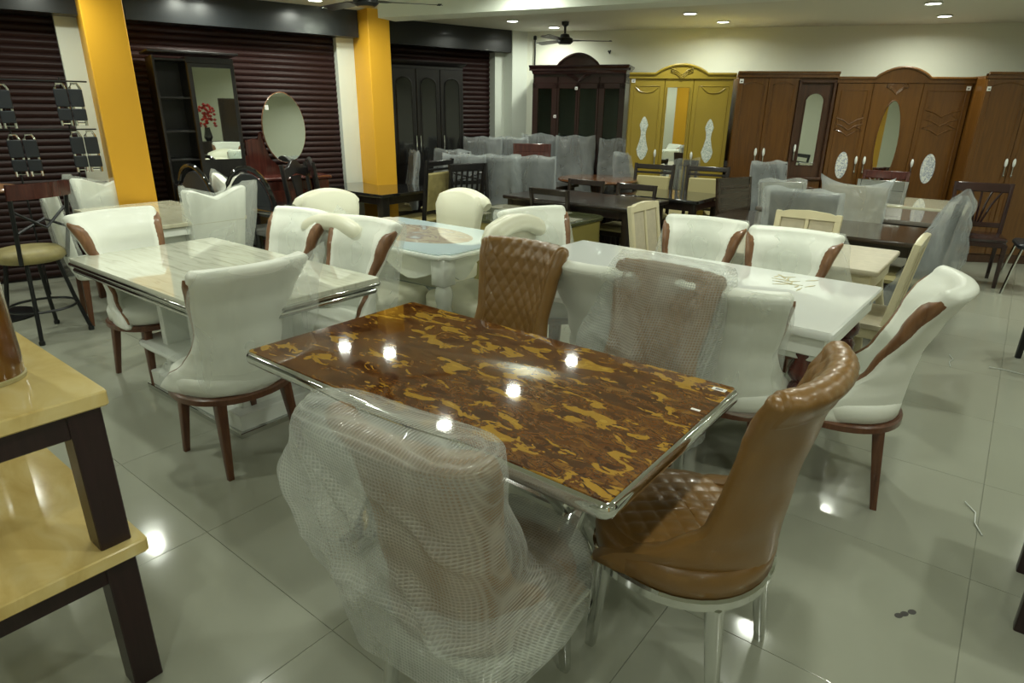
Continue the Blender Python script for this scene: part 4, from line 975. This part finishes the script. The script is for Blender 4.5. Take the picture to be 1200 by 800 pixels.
# black hooped chairs below the mirror cabinet
def hoop_parts():
    parts = []
    b = B(); pts = [(.23 * math.cos(a), -.20 - .07 * math.sin(a), .50 + .58 * math.sin(a) ** .8) for a in [PI * k / 16 for k in range(17)]]; b.tube(pts, .02, 8); parts.append(['back_hoop', b.mesh('back_hoop', 'black_gloss')])
    b = B(); b.panel([(.20 * math.cos(PI * k / 14), .54 + .49 * math.sin(PI * k / 14) ** .8) for k in range(15)], -.25, -.215, .01); parts.append(['back_pad', b.mesh('back_pad', 'black_leather')])
    b = B(); b.prism(circle(.23, 24), .42, .48, .015); parts.append(['seat', b.mesh('seat', 'black_leather')])
    for sx, sy in ((-1, 1), (1, 1), (-1, -1), (1, -1)):
        b = B(); b.leg((sx * .16, sy * .16, .43), (sx * .20, sy * .20, 0), .018, .013); parts.append(['leg', b.mesh('leg', 'black_gloss')])
    return parts
HOOP = hoop_parts()
place(HOOP, 'hoop_back_chair', 'glossy black round-backed chair below the mirror of the dark cabinet', 'chair', (-2.88, 6.20), 70)
place(HOOP, 'hoop_back_chair', 'glossy black round-backed chair left of the mahogany dressing table', 'chair', (-2.45, 6.05), 100)

# ------------------------------------------------------------------ chairs round the brown tables at right
place(dark_parts('solid', 'espresso', 1.05, .22) + [['film_wrap', dark_wrap(1.05, .235, 17, 'film_grey', .02, .50), 'clear film with turned corners']], 'wrapped_chair', 'dark-backed chair in clear film behind the cream panel-back chair', 'chair', P2(T12, -.02, -.20), 52)
place(dark_parts('solid', 'panel_beige', 1.02, .235) + [['film_wrap', bag([(0, .29), (.15, .27), (1, .26)], [(0, .29), (.15, .27), (1, .26)], [(0, -.27), (1, -.2)], [(0, .006), (.1, .05), (1, .08)], .45, 1.02, lambda x: .075 * (abs(x) / .28) ** 2.2, .024, 41, 60, 26, .5, 8, 'film_grey'), 'crumpled clear film with pointed corners']], 'wrapped_chair', 'chair in crumpled clear film with pointed corners across the dark brown table', 'chair', P2(T12, .10, .41), -128)
place(dark_parts('solid', 'brown_top', 1.03, .20), 'solid_back_chair', 'dark brown solid-backed chair at the left end of the dark brown table', 'chair', (2.17, 5.78), -62)
place(W1, 'wrapped_chair', 'blue-grey filmed chair before the teak wardrobe with the mirror niche', 'chair', (2.75, 6.48), -65)
place(dark_parts('solid', 'steel', .98, .215) + [['film_wrap', dark_wrap(.98, .215, 47, 'film'), 'clear film']], 'wrapped_chair', 'whitish filmed chair beside the blue-grey filmed one', 'chair', (2.60, 5.88), -80)
fanc = dark_parts('fan', 'mahogany', 1.0, .22, 'mahogany')
place(fanc, 'fan_back_chair', 'mahogany chair at the left end of the pale marble table', 'chair', P2(T14, -.82, .05), -20)
place(fanc, 'fan_back_chair', 'mahogany chair beyond the pale marble table, below the oval mirror', 'chair', P2(T14, -.02, .52), -128)
place(dark_parts('solid', 'steel', .98, .21), 'high_back_chair', 'grey-backed chair across the glossy striped table', 'chair', P2(T13, .10, .50), -128)
place(dark_parts('solid', 'espresso', 1.0, .22) + [['film_wrap', bag([(0, .27), (.1, .28), (1, .30)], [(0, .27), (.1, .29), (1, .30)], [(0, -.28), (.5, -.2), (1, -.02)], [(0, .02), (.08, .08), (.5, .15), (1, .25)], .16, 1.05, None, .035, 51, 60, 30, .5, 6, 'film_grey'), 'loose clear film down to the seat']],
      'wrapped_chair', 'chair fully draped in clear film, seen from the side, by the right aisle', 'chair', (2.82, 4.50), 142, None, (1, 1, 1.05))
place(dark_parts('fan', 'dark_mahogany', .96, .235, 'dark_mahogany'), 'fan_back_chair', 'mahogany chair with fan-shaped splats in front of the rightmost teak wardrobe', 'chair', (4.62, 6.30), -118)
def metal_chair():
    parts = []
    b = B(); b.m = Matrix.Translation((0, -.2, .45)) @ Matrix.Rotation(math.radians(10), 4, 'X') @ Matrix.Translation((0, .2, -.45)); b.panel([(-.20, .48), (-.21, .9), (-.19, 1.0), (.19, 1.0), (.21, .9), (.20, .48)][::-1], -.22, -.18, .015); parts.append(['backrest', b.mesh('backrest', 'black_leather')])
    b = B(); b.prism(rrect(.21, .21, .05), .43, .48, .015); parts.append(['seat', b.mesh('seat', 'black_leather')])
    for sx in (-1, 1):
        for y0, y1 in ((.17, .24), (-.17, -.24)):
            b = B(); b.tube([(sx * .18, y0, .44), (sx * .19, y0 + (y1 - y0) * .5, .25), (sx * .20, y1, 0)], .012, 8); parts.append(['leg', b.mesh('leg', 'chrome'), 'thin chrome leg'])
    return parts
place(metal_chair(), 'metal_chair', 'black padded chair on thin chrome legs cut by the right frame edge', 'chair', (4.95, 5.86), 150)
bar = dark_parts('ladder', 'black_metal', .95, .21, 'black_leather')
place(bar, 'ladder_back_chair', 'black chair at the right frame edge of which one slanting leg shows', 'chair', (3.66, 3.86), 160)
simple_table('dark wooden side table cut by the lower right frame edge', (1.99, 1.62), .62, .5, 'wenge', 'wenge', .55, .03, A1, .08, 'side_table')

# ------------------------------------------------------------------ bar stool, bar table and racks at the left
def stool():
    parts = []
    b = B(); b.lathe([(.02, .55), (.19, .555), (.215, .58), (.215, .61), (.18, .64), (.02, .65)], n=28); parts.append(['seat', b.mesh('seat', 'stool_cushion', sharp=60), 'olive padded round seat'])
    for k in range(4):
        a = PI / 4 + PI / 2 * k; b = B(); c, s_ = math.cos(a), math.sin(a)
        b.tube([(.15 * c, .15 * s_, .56), (.20 * c, .20 * s_, .28), (.26 * c, .26 * s_, .02)], .014, 8); b.lathe([(.018, 0), (.02, .02), (.016, .03)], (.26 * c, .26 * s_, 0), 10); parts.append(['leg', b.mesh('leg', 'black_metal')])
    b = B(); b.tube([(.21 * math.cos(2 * PI * k / 28), .21 * math.sin(2 * PI * k / 28), .22) for k in range(28)], .009, 6, True); parts.append(['foot_ring', b.mesh('foot_ring', 'black_metal')])
    for sx in (-1, 1):
        b = B(); b.tube([(sx * .16, -.14, .56), (sx * .18, -.20, .8), (sx * .19, -.25, 1.10)], .014, 8); parts.append(['back_post', b.mesh('back_post', 'black_metal')])
    b = B(); b.tube([(-.17, -.20, .78), (0, -.23, .86), (.17, -.20, .78)], .010, 6); b.tube([(-.17, -.21, .92), (0, -.24, .80), (.17, -.21, .92)], .010, 6); parts.append(['back_curl', b.mesh('back_curl', 'black_metal'), 'curved bars of the back'])
    b = B(); b.grid(lambda u, v: ((u - .5) * .42, -.235 - .05 * math.cos((u - .5) * PI) - .012 * v, 1.0 + .10 * v), 12, 3); b.grid(lambda u, v: ((u - .5) * .42, -.25 - .05 * math.cos((u - .5) * PI) - .012 * v, 1.0 + .10 * v), 12, 3); parts.append(['top_rail', b.mesh('top_rail', 'mahogany'), 'curved wooden top rail'])
    return parts
ST_ = stool()
place(ST_, 'bar_stool', 'black metal bar stool with olive round cushion and wooden top rail', 'stool', (-3.40, 4.36), 160)
t = thing('bar_table', 'round wood-topped bar table at the left frame edge', 'table', (-4.05, 4.75, 0))
b = B(); b.lathe([(.02, .97), (.30, .972), (.31, .985), (.30, 1.0), (.02, 1.001)], n=32); obj('table_top', b.mesh('table_top', 'side_wood'), t)
b = B(); b.lathe([(.24, 0), (.24, .015), (.03, .03), (.03, .97)], n=20); obj('pedestal', b.mesh('pedestal', 'black_metal'), t)

t = thing('chair_rack', 'thin dark metal rack holding folded chairs left of the first pillar', 'rack', WP(-.60, 6.78), LA)
for k, s0 in enumerate((0.02, .42, .83)):
    b = B(); b.tube([(s0, 0, 0), (s0, 0, 1.80)], .007, 8); obj('post', b.mesh('post', 'black_metal'), t)
for z in (1.77, 1.39, .95):
    b = B(); b.box((.50, 0, z), (1.04, .03, .012), .002); obj('rail', b.mesh('rail', 'black_metal'), t)
def folded():
    parts = []
    for dx in (-.052, .052):
        b = B(); b.tube([(dx - .035, 0, 0), (dx - .035, 0, .30), (dx - .02, 0, .33), (dx + .02, 0, .33), (dx + .035, 0, .30), (dx + .035, 0, 0)], .010, 8)
        b.tube([(dx - .035, .01, .02), (dx + .035, .01, .02)], .008, 6); parts.append(['frame', b.mesh('frame', 'chrome'), 'chrome tube frame'])
        for z0, z1 in ((.15, .29), (.04, .135)):
            b = B(); b.box((dx, -.008, (z0 + z1) / 2), (.098, .022, z1 - z0), .006); parts.append(['pad', b.mesh('pad', 'black_leather'), 'black pad'])
    return parts
FO = folded()
for (s, z, lb) in ((-.20, 1.40, 'folded black chairs on the left end of the rack, upper pair'), (-.10, 1.02, 'folded black chairs on the left end of the rack, lower pair'),
                   (.29, 1.42, 'folded black chairs beside the first pillar, upper pair'), (.33, 1.04, 'folded black chairs beside the first pillar, lower pair')):
    t = thing('folded_chair', lb, 'chair', WP(s - .02, 6.76, z), LA); put(FO, t)

# ------------------------------------------------------------------ cabinets and wardrobes (local frame: x along the front, y into the depth)
def sticker(parent, x, z, y=-.004, s=.022):
    b = B(); b.box((x, y, z), (s * 2, .002, s * 2), 0); o = obj('price_sticker', b.mesh('price_sticker', 'sticker'), parent, label='small white price sticker')
    c = B(); c.box((x, y - .0015, z - .004), (s, .001, s * .5), 0); obj('ink', c.mesh('ink', 'sticker_ink'), o)
def moulding(b, x0, x1, z0, z1, y, r=.008, arch=0.0):
    top = [(x0 + (x1 - x0) * k / 10, y, z1 + arch * math.sin(PI * k / 10)) for k in range(11)]
    b.tube([(x1, y, z0), (x0, y, z0)] + top + [(x1, y, z0)], r, 6)
def handle(parent, x, z, y):
    b = B(); b.lathe([(.004, -.045), (.013, -.03), (.016, 0), (.013, .03), (.004, .045)], (x, y - .018, z + .04), 10); o = obj('handle', b.mesh('handle', 'white_gloss'), parent, label='white and brass drop handle')
    c = B(); c.tube([(x, y - .016, z - .005), (x, y - .02, z - .09)], .006, 6); c.lathe([(.004, -.02), (.011, -.005), (.004, .012)], (x, y - .02, z - .09), 8); obj('drop', c.mesh('drop', 'steel'), o)
def door(t, x0, x1, z0, z1, mat, y=-.0, th=.022, mould=True, arch=.0, label=None):
    b = B(); b.box(((x0 + x1) / 2, y - th / 2, (z0 + z1) / 2), (x1 - x0 - .004, th, z1 - z0 - .004), .004)
    d_ = obj('door', b.mesh('door', mat), t, label=label)
    if mould:
        b = B(); moulding(b, x0 + .05, x1 - .05, z0 + .08, z1 - .08, y - th, .007, arch); obj('moulding', b.mesh('moulding', mat), d_)
    return d_
def carcass(t, w_, d, h, mat, z0=0.0):
    b = B(); b.box((w_ / 2, d / 2 + .001, (h + z0) / 2), (w_, d, h - z0), .004); obj('carcass', b.mesh('carcass', mat), t)
def crest(t, x0, x1, z, rise, mat, th=.03, y=-.03, xa=None, xb=None, name='cornice'):
    xa = x0 if xa is None else xa; xb = x1 if xb is None else xb
    out = [(x0, z - .05), (x0, z)]
    for k in range(17):
        q = k / 16; out.append((xa + (xb - xa) * q, z + rise * math.sin(PI * q) ** .8))
    out += [(x1, z), (x1, z - .05)]
    b = B()
    for (p, q) in zip(out[1:-2], out[2:-1]):
        if abs(p[0] - q[0]) < 1e-5: continue
        b.add([(p[0], y, z - .05), (q[0], y, z - .05), (q[0], y, q[1]), (p[0], y, p[1]), (p[0], y + th, z - .05), (q[0], y + th, z - .05), (q[0], y + th, q[1]), (p[0], y + th, p[1])],
              [(0, 1, 2, 3), (7, 6, 5, 4), (0, 4, 5, 1), (3, 2, 6, 7)])
    pts = [(x0, y - .006, z)] + [(x, y - .006, zz) for x, zz in out[2:-2]] + [(x1, y - .006, z)]
    b.tube(pts, .016, 6)
    obj(name, b.mesh(name, mat), t)
def mirror_panel(parent, out, y, frame_mat=None):
    b = B(); b.panel(out, y, y - .004, .001); o = obj('mirror', b.mesh('mirror', 'mirror', smooth=False), parent, label='mirror')
    if frame_mat:
        c = B(); c.tube([(x, y - .003, z) for x, z in out], .008, 6, True); obj('mirror_frame', c.mesh('mirror_frame', frame_mat), parent)
def decal(parent, out, y, mat, label):
    b = B(); b.panel(out, y, y - .0015, 0); obj('flower_print', b.mesh('flower_print', mat), parent, label=label)
def ell(cx, cz, rx, rz, n=28): return [(cx + rx * math.cos(2 * PI * k / n), cz + rz * math.sin(2 * PI * k / n)) for k in range(n)]
def scrolls(parent, cx, cz, w_, h, y, mat, seed=1):
    b = B()
    for sx in (-1, 1):
        for k in range(3):
            z = cz + h * (.5 - .4 * k); b.tube([(cx, y, z - .05), (cx + sx * w_ * .25, y, z), (cx + sx * w_ * .5, y, z + .02), (cx + sx * w_ * (.42 - .1 * k), y, z + .06)], .006, 6)
    obj('carving', b.mesh('carving', mat), parent)
RB = math.radians(-8)

# mustard wardrobe
t = thing('wardrobe', 'mustard yellow three-door wardrobe with arched crest and pale flower prints', 'wardrobe', (1.365, 8.04, 0), RB)
Wd, H = 1.17, 1.985
carcass(t, Wd, .5, H, 'door_mustard')
crest(t, -.02, Wd + .02, H + .02, .10, 'door_mustard', .05, -.04, .28, .87)
hour = lambda cx, cz: [(cx + sx * w_, cz + z) for sx, seq in ((1, 1), (-1, -1)) for w_, z in [(.012, -.25), (.05, -.20), (.068, -.13), (.045, -.05), (.028, .03), (.032, .09), (.05, .15), (.03, .21), (.008, .245)][::seq]]
d1 = door(t, 0, .395, .08, H - .03, 'door_mustard', label='mustard door with hourglass flower print'); decal(d1, hour(.19, 1.29), -.024, 'floral_pale', 'pale hourglass-shaped flower print'); handle(d1, .345, 1.08, -.022)
d2 = door(t, .395, .725, .08, H - .03, 'door_mustard', mould=False, label='middle door with tall mirror'); mirror_panel(d2, [(.425, .70), (.425, 1.86), (.69, 1.86), (.69, .70)], -.022, 'door_mustard')
d3 = door(t, .725, Wd, .08, H - .03, 'door_mustard', label='mustard door with hourglass flower print'); decal(d3, hour(.955, 1.27), -.024, 'floral_pale', 'pale hourglass-shaped flower print'); handle(d3, .775, 1.06, -.022)
for dd, x in ((d1, .19), (d3, .955)):
    b = B(); b.tube([(x - .13, -.026, 1.86), (x - .07, -.027, 1.81), (x, -.027, 1.80), (x + .07, -.027, 1.81), (x + .13, -.026, 1.86)], .006, 6); obj('carving', b.mesh('carving', 'door_mustard'), dd)
scrolls(t, .575, 2.02, .25, .05, -.045, 'door_mustard')
sticker(t, .03, 1.93, -.028)

# teak wardrobe with mirror niche
t = thing('wardrobe', 'teak wardrobe with two tall doors and a dark arched mirror niche', 'wardrobe', (2.555, 7.80, 0), RB)
Wd, H = 1.06, 2.0
carcass(t, Wd, .5, H, 'door_brown'); crest(t, -.015, Wd + .015, H + .02, .0, 'door_brown', .05, -.035)
d1 = door(t, 0, .33, .08, H - .03, 'door_brown', arch=.03); d2 = door(t, .33, .66, .08, H - .03, 'door_brown', arch=.03); handle(d1, .285, 1.12, -.022); handle(d2, .375, 1.12, -.022)
b = B()
for c, s_ in (((.675, -.02, 1.40), (.03, .05, 1.08)), ((1.045, -.02, 1.40), (.03, .05, 1.08)), ((.86, -.02, 1.93), (.40, .05, .03)), ((.86, -.02, .87), (.40, .06, .03))): b.box(c, s_, .004)
obj('niche_frame', b.mesh('niche_frame', 'door_dark'), t, label='dark frame of the niche')
b = B(); b.box((.86, -.003, 1.40), (.34, .006, 1.03), 0); nb_ = obj('niche_door', b.mesh('niche_door', 'door_dark'), t, label='dark inner door')
mirror_panel(nb_, [(.76, 1.02), (.76, 1.72)] + [(.86 - .10 * math.cos(PI * k / 10), 1.72 + .09 * math.sin(PI * k / 10)) for k in range(1, 10)] + [(.96, 1.72), (.96, 1.02)], -.006, 'door_dark'); handle(nb_, .72, 1.17, -.006)
d3 = door(t, .66, Wd, .08, .85, 'door_brown'); sticker(t, .03, 1.93, -.028)

# arched teak wardrobe with oval mirror
t = thing('wardrobe', 'teak wardrobe with arched crest, oval mirror and blue flower ovals', 'wardrobe', (3.635, 7.68, 0), RB)
Wd, H = 1.40, 1.95
carcass(t, Wd, .5, H, 'door_brown'); crest(t, -.02, Wd + .01, H + .02, .11, 'door_brown', .05, -.035, .38, .95)
d1 = door(t, 0, .38, .08, H - .03, 'door_brown'); d2 = door(t, .38, .90, .08, H - .03, 'door_brown', mould=False, label='middle door with oval mirror'); d3 = door(t, .90, Wd, .08, H - .03, 'door_brown')
decal(d1, ell(.19, 1.03, .065, .15), -.024, 'floral', 'blue and white flower oval'); decal(d3, ell(1.13, 1.01, .075, .165), -.024, 'floral', 'blue and white flower oval')
mirror_panel(d2, ell(.63, 1.28, .125, .46, 36), -.022, 'door_brown'); handle(d1, .335, 1.05, -.022); handle(d2, .425, 1.05, -.022); handle(d3, .945, 1.03, -.022)
scrolls(d1, .19, 1.45, .30, .16, -.026, 'door_brown'); scrolls(d3, 1.15, 1.50, .36, .24, -.026, 'door_brown'); scrolls(d2, .63, 1.86, .22, .03, -.026, 'door_brown'); sticker(d3, 1.36, 1.87, -.026)

# rightmost teak wardrobe
t = thing('wardrobe', 'rightmost teak wardrobe, plain tall doors, cut by the frame edge', 'wardrobe', (5.00, 7.24, 0), RB)
Wd, H = 1.3, 1.99
carcass(t, Wd, .5, H, 'door_brown'); crest(t, -.01, Wd + .01, H + .02, .0, 'door_brown', .05, -.035)
d1 = door(t, 0, .42, .10, H - .03, 'door_brown', arch=.04); d2 = door(t, .42, .85, .10, H - .03, 'door_brown', arch=.04); door(t, .85, Wd, .10, H - .03, 'door_brown', arch=.04)
handle(d1, .38, 1.07, -.022); handle(d2, .46, 1.07, -.022); sticker(d1, .03, 1.86, -.026)
b = B(); b.box((Wd / 2, .02, .045), (Wd, .06, .09), .004); obj('plinth', b.mesh('plinth', 'door_dark'), t)

# dark china cabinet
t = thing('china_cabinet', 'dark mahogany china cabinet with glass doors and arched crest', 'cabinet', (.235, 8.86, 0), math.radians(-17))
Wd, H, dp = 1.20, 2.12, .42
b = B(); b.box((Wd / 2, dp, H / 2), (Wd, .02, H), .002); b.box((.015, dp / 2, H / 2), (.03, dp, H), .003); b.box((Wd - .015, dp / 2, H / 2), (.03, dp, H), .003); b.box((Wd / 2, dp / 2, H - .10), (Wd, dp, .20), .003); b.box((Wd / 2, dp / 2, .41), (Wd, dp, .82), .003)
b.box((.33, dp / 2, 1.4), (.03, dp, 1.2), .002); b.box((.87, dp / 2, 1.4), (.03, dp, 1.2), .002); obj('carcass', b.mesh('carcass', 'dark_mahogany'), t)
for z in (1.1, 1.45):
    b = B(); b.box((Wd / 2, dp / 2, z), (Wd - .06, dp - .04, .010), .001); obj('shelf', b.mesh('shelf', 'glass', smooth=False), t, label='glass shelf')
for x0, x1 in ((.0, .33), (.33, .60), (.60, .87), (.87, Wd)):
    b = B()
    fw = .075 if x1 - x0 > .3 else .03
    for xx in (x0 + fw / 2, x1 - fw / 2): b.box((xx, -.012, 1.37), (fw, .026, 1.10), .004)
    for zz in (.85, 1.89): b.box(((x0 + x1) / 2, -.012, zz), (x1 - x0, .026, .07), .004)
    d_ = obj('glass_door', b.mesh('glass_door', 'dark_mahogany'), t)
    b = B(); b.box(((x0 + x1) / 2, -.010, 1.37), (x1 - x0 - .04, .004, 1.02), 0); obj('pane', b.mesh('pane', 'glass', smooth=False), d_, label='glass pane')
for x0, x1 in ((0, .33), (.33, .60), (.60, .87), (.87, Wd)): door(t, x0, x1, .06, .80, 'dark_mahogany')
crest(t, -.04, Wd + .04, H, .14, 'dark_mahogany', .12, -.06, .33, .87)
b = B(); b.loft([[(x + Wd / 2, y + dp / 2 - .02, z) for x, y in rrect(Wd / 2 + g, dp / 2 + .02 + g, .01, 1)] for z, g in ((H - .09, 0), (H - .03, .02), (H - .01, .04), (H + .01, .045))]); obj('cornice', b.mesh('cornice', 'dark_mahogany'), t)
scrolls(t, .60, 2.0, .30, .04, -.03, 'dark_mahogany'); sticker(t, .58, 1.86, -.03, .018); sticker(t, .31, 1.52, -.03, .018)
b = B(); b.tube([(0, 0, 2.13), (0.004, 0, 2.3), (0, 0, 2.5)], .010, 6); b.lathe([(.005, -.03), (.022, -.02), (.022, .02), (.005, .03)], (0, 0, 2.50), 10)
t = thing('cable', 'dark cable hanging down the wall corner behind the china cabinet', 'cable', (.26, 9.30, 0)); obj('wire', b.mesh('wire', 'black_metal'), t)
b = B(); b.tube([(0, .03, 0), (0, 0, 0), (.01, -.03, -.03), (.02, -.03, .01)], .010, 6); t = thing('wall_hook', 'small dark hook on the back wall above the china cabinet', 'hook', (1.22, 9.06, 2.33)); obj('hook', b.mesh('hook', 'black_metal'), t)

# dark cabinet with open shelves and tall mirror door (first bay)
t = thing('mirror_cabinet', 'black cabinet with open shelves and a tall mirror door before the first shutter', 'cabinet', WP(.96, 6.95), LA)
Wd, H, dp = .70, 2.04, .40
b = B(); b.box((.15, dp - .01, 1.0), (.30, .02, H), .002); b.box((.012, dp / 2, 1.0), (.024, dp, H), .003); b.box((.29, dp / 2, 1.0), (.024, dp, H), .003); b.box((.49, dp / 2, 1.0), (.42, dp, H), .003); b.box((.15, dp / 2, .44), (.28, dp, .88), .003); obj('carcass', b.mesh('carcass', 'black_wood'), t)
for z in (1.10, 1.36, 1.66, 1.99):
    b = B(); b.box((.15, dp / 2, z), (.26, dp - .02, .02), .002); obj('shelf', b.mesh('shelf', 'black_wood'), t)
d_ = door(t, .28, Wd, .06, 1.97, 'black_wood', mould=False, label='black door with tall mirror'); mirror_panel(d_, [(.32, 1.10), (.32, 1.93), (.66, 1.93), (.66, 1.10)], -.023, None)
b = B(); b.box((Wd / 2, dp / 2 - .03, H + .012), (Wd + .08, dp + .08, .024), .006); obj('cornice', b.mesh('cornice', 'black_wood'), t)
for k in range(3):
    b = B(); b.box((.15, -.01, .20 + .26 * k), (.25, .02, .24), .004); o = obj('drawer', b.mesh('drawer', 'black_wood'), t); c = B(); c.tube([(.10, -.03, .20 + .26 * k), (.20, -.03, .20 + .26 * k)], .006, 6); obj('handle', c.mesh('handle', 'steel'), o)

# mahogany dressing table with oval mirror
t = thing('dressing_table', 'mahogany dressing table with stepped side and large oval mirror', 'dressing table', WP(1.64, 6.75), LA)
b = B(); b.box((.40, .20, .45), (.78, .40, .86), .006); obj('body', b.mesh('body', 'mahogany'), t)
b = B(); b.box((.40, .19, .90), (.84, .44, .035), .01); obj('table_top', b.mesh('table_top', 'mahogany'), t)
for k in range(3):
    b = B(); b.box((.40, -.008, .22 + .23 * k), (.70, .02, .21), .006); o = obj('drawer', b.mesh('drawer', 'mahogany'), t); c = B(); c.lathe([(.004, -.01), (.014, 0), (.004, .012)], (.40, -.03, .22 + .23 * k), 10); obj('knob', c.mesh('knob', 'chrome'), o)
b = B(); b.panel([(-.02, .91), (-.02, 1.06), (.03, 1.10), (.06, 1.12), (.06, 1.26), (.13, 1.28), (.19, 1.28), (.21, 1.34), (.24, 1.36), (.26, 1.20), (.30, 1.08), (.38, 1.0), (.52, .98), (.60, .96), (.62, .91)][::-1], .31, .34, .006); obj('side_board', b.mesh('side_board', 'mahogany'), t, label='stepped mahogany board beside the mirror')
b = B(); b.panel(ell(0, 0, .225, .345, 40), 0, -.006, .002); o = obj('mirror', b.mesh('mirror', 'mirror', smooth=False), t, (.465, .285, 1.385), 0, 'oval mirror'); o.rotation_euler = (math.radians(-2), 0, math.radians(6))
b = B(); b.panel(ell(0, 0, .232, .352, 40), .012, 0, .004); p_ = obj('mirror_back', b.mesh('mirror_back', 'side_wood'), t, (.465, .285, 1.385)); p_.rotation_euler = o.rotation_euler
b = B(); b.box((-.16, -.008, .20), (.035, .002, .045), 0); obj('price_sticker', b.mesh('price_sticker', 'sticker'), o)

# dark three-door wardrobe in the second bay
t = thing('wardrobe', 'dark three-door wardrobe with arched door panels in the second bay', 'wardrobe', WP(3.50, 7.40), LA)
Wd, H = 1.02, 2.10
carcass(t, Wd, .38, H, 'black_wood')
for k in range(3):
    x0 = .01 + k * .333; d_ = door(t, x0, x0 + .33, .06, H - .05, 'black_wood', mould=False)
    b = B(); arch_ = [(x0 + .06, .95)] + [(x0 + .165 - .105 * math.cos(PI * q / 10), 1.86 + .09 * math.sin(PI * q / 10)) for q in range(11)] + [(x0 + .27, .95)]
    b.panel(arch_, -.022, -.026, .001); pn = obj('arched_panel', b.mesh('arched_panel', 'black_gloss'), d_, label='glossy arched panel')
    c = B(); c.tube([(x, -.026, z) for x, z in arch_], .008, 6, True); obj('moulding', c.mesh('moulding', 'black_wood'), d_)
    hx = x0 + (.305 if k == 0 else .03)
    c = B(); c.tube([(hx, -.04, 1.28), (hx, -.045, 1.18), (hx, -.04, 1.08)], .007, 6); obj('handle', c.mesh('handle', 'chrome'), d_)
b = B(); b.loft([[(x + Wd / 2, y + .19, z) for x, y in rrect(Wd / 2 + g, .19 + g, .01, 1)] for z, g in ((H - .02, 0), (H + .01, .03), (H + .03, .04))]); obj('cornice', b.mesh('cornice', 'black_wood'), t)

# things behind the viewer that the mirrors show: red flowers on a dark cabinet
t = thing('flower_vase', 'red flower bunch in a vase seen only in the mirrors', 'vase', (3.2, .60, .9))
b = B(); b.lathe([(.05, 0), (.09, .08), (.06, .22), (.05, .28)], n=16); obj('vase', b.mesh('vase', 'black_gloss'), t)
b = B(); random.seed(5)
for k in range(60):
    a = random.uniform(0, 6.28); r = random.uniform(0, .2); z = random.uniform(.3, .75); b.lathe([(.005, -.03), (.04, 0), (.005, .03)], (r * math.cos(a), r * math.sin(a), z), 7)
obj('blooms', b.mesh('blooms', 'red_petal'), t)
t = thing('sideboard', 'dark sideboard under the red flowers seen only in the mirrors', 'cabinet', (3.2, .60, 0), math.radians(-38)); b = B(); b.box((0, 0, .45), (.44, .45, .90), .006); obj('body', b.mesh('body', 'espresso'), t)
t = thing('tall_cabinet', 'dark tall cabinet beside the red flowers seen only in the mirrors', 'cabinet', (3.62, .92, 0), math.radians(-38)); b = B(); b.box((0, 0, .88), (.50, .45, 1.76), .006); obj('body', b.mesh('body', 'espresso'), t)

# bits of packing plastic on the aisle floor
for q, a, lb in (((3.02, 4.02), .9, 'curl of clear packing plastic on the aisle floor, nearer the film-draped chair'), ((3.30, 3.85), 2.4, 'strip of clear packing plastic on the aisle floor near the black chair leg'), ((1.95, 2.22), 1.1, 'short strip of clear packing plastic on the floor right of the white chair')):
    t = thing('plastic_strip', lb, 'litter', (q[0], q[1], .003), a); b = B(); b.tube([(-.12, 0, 0), (-.04, .015, .004), (.05, 0, .002), (.12, .03, .006)], .003, 5); obj('strip', b.mesh('strip', 'plastic_bit'), t)
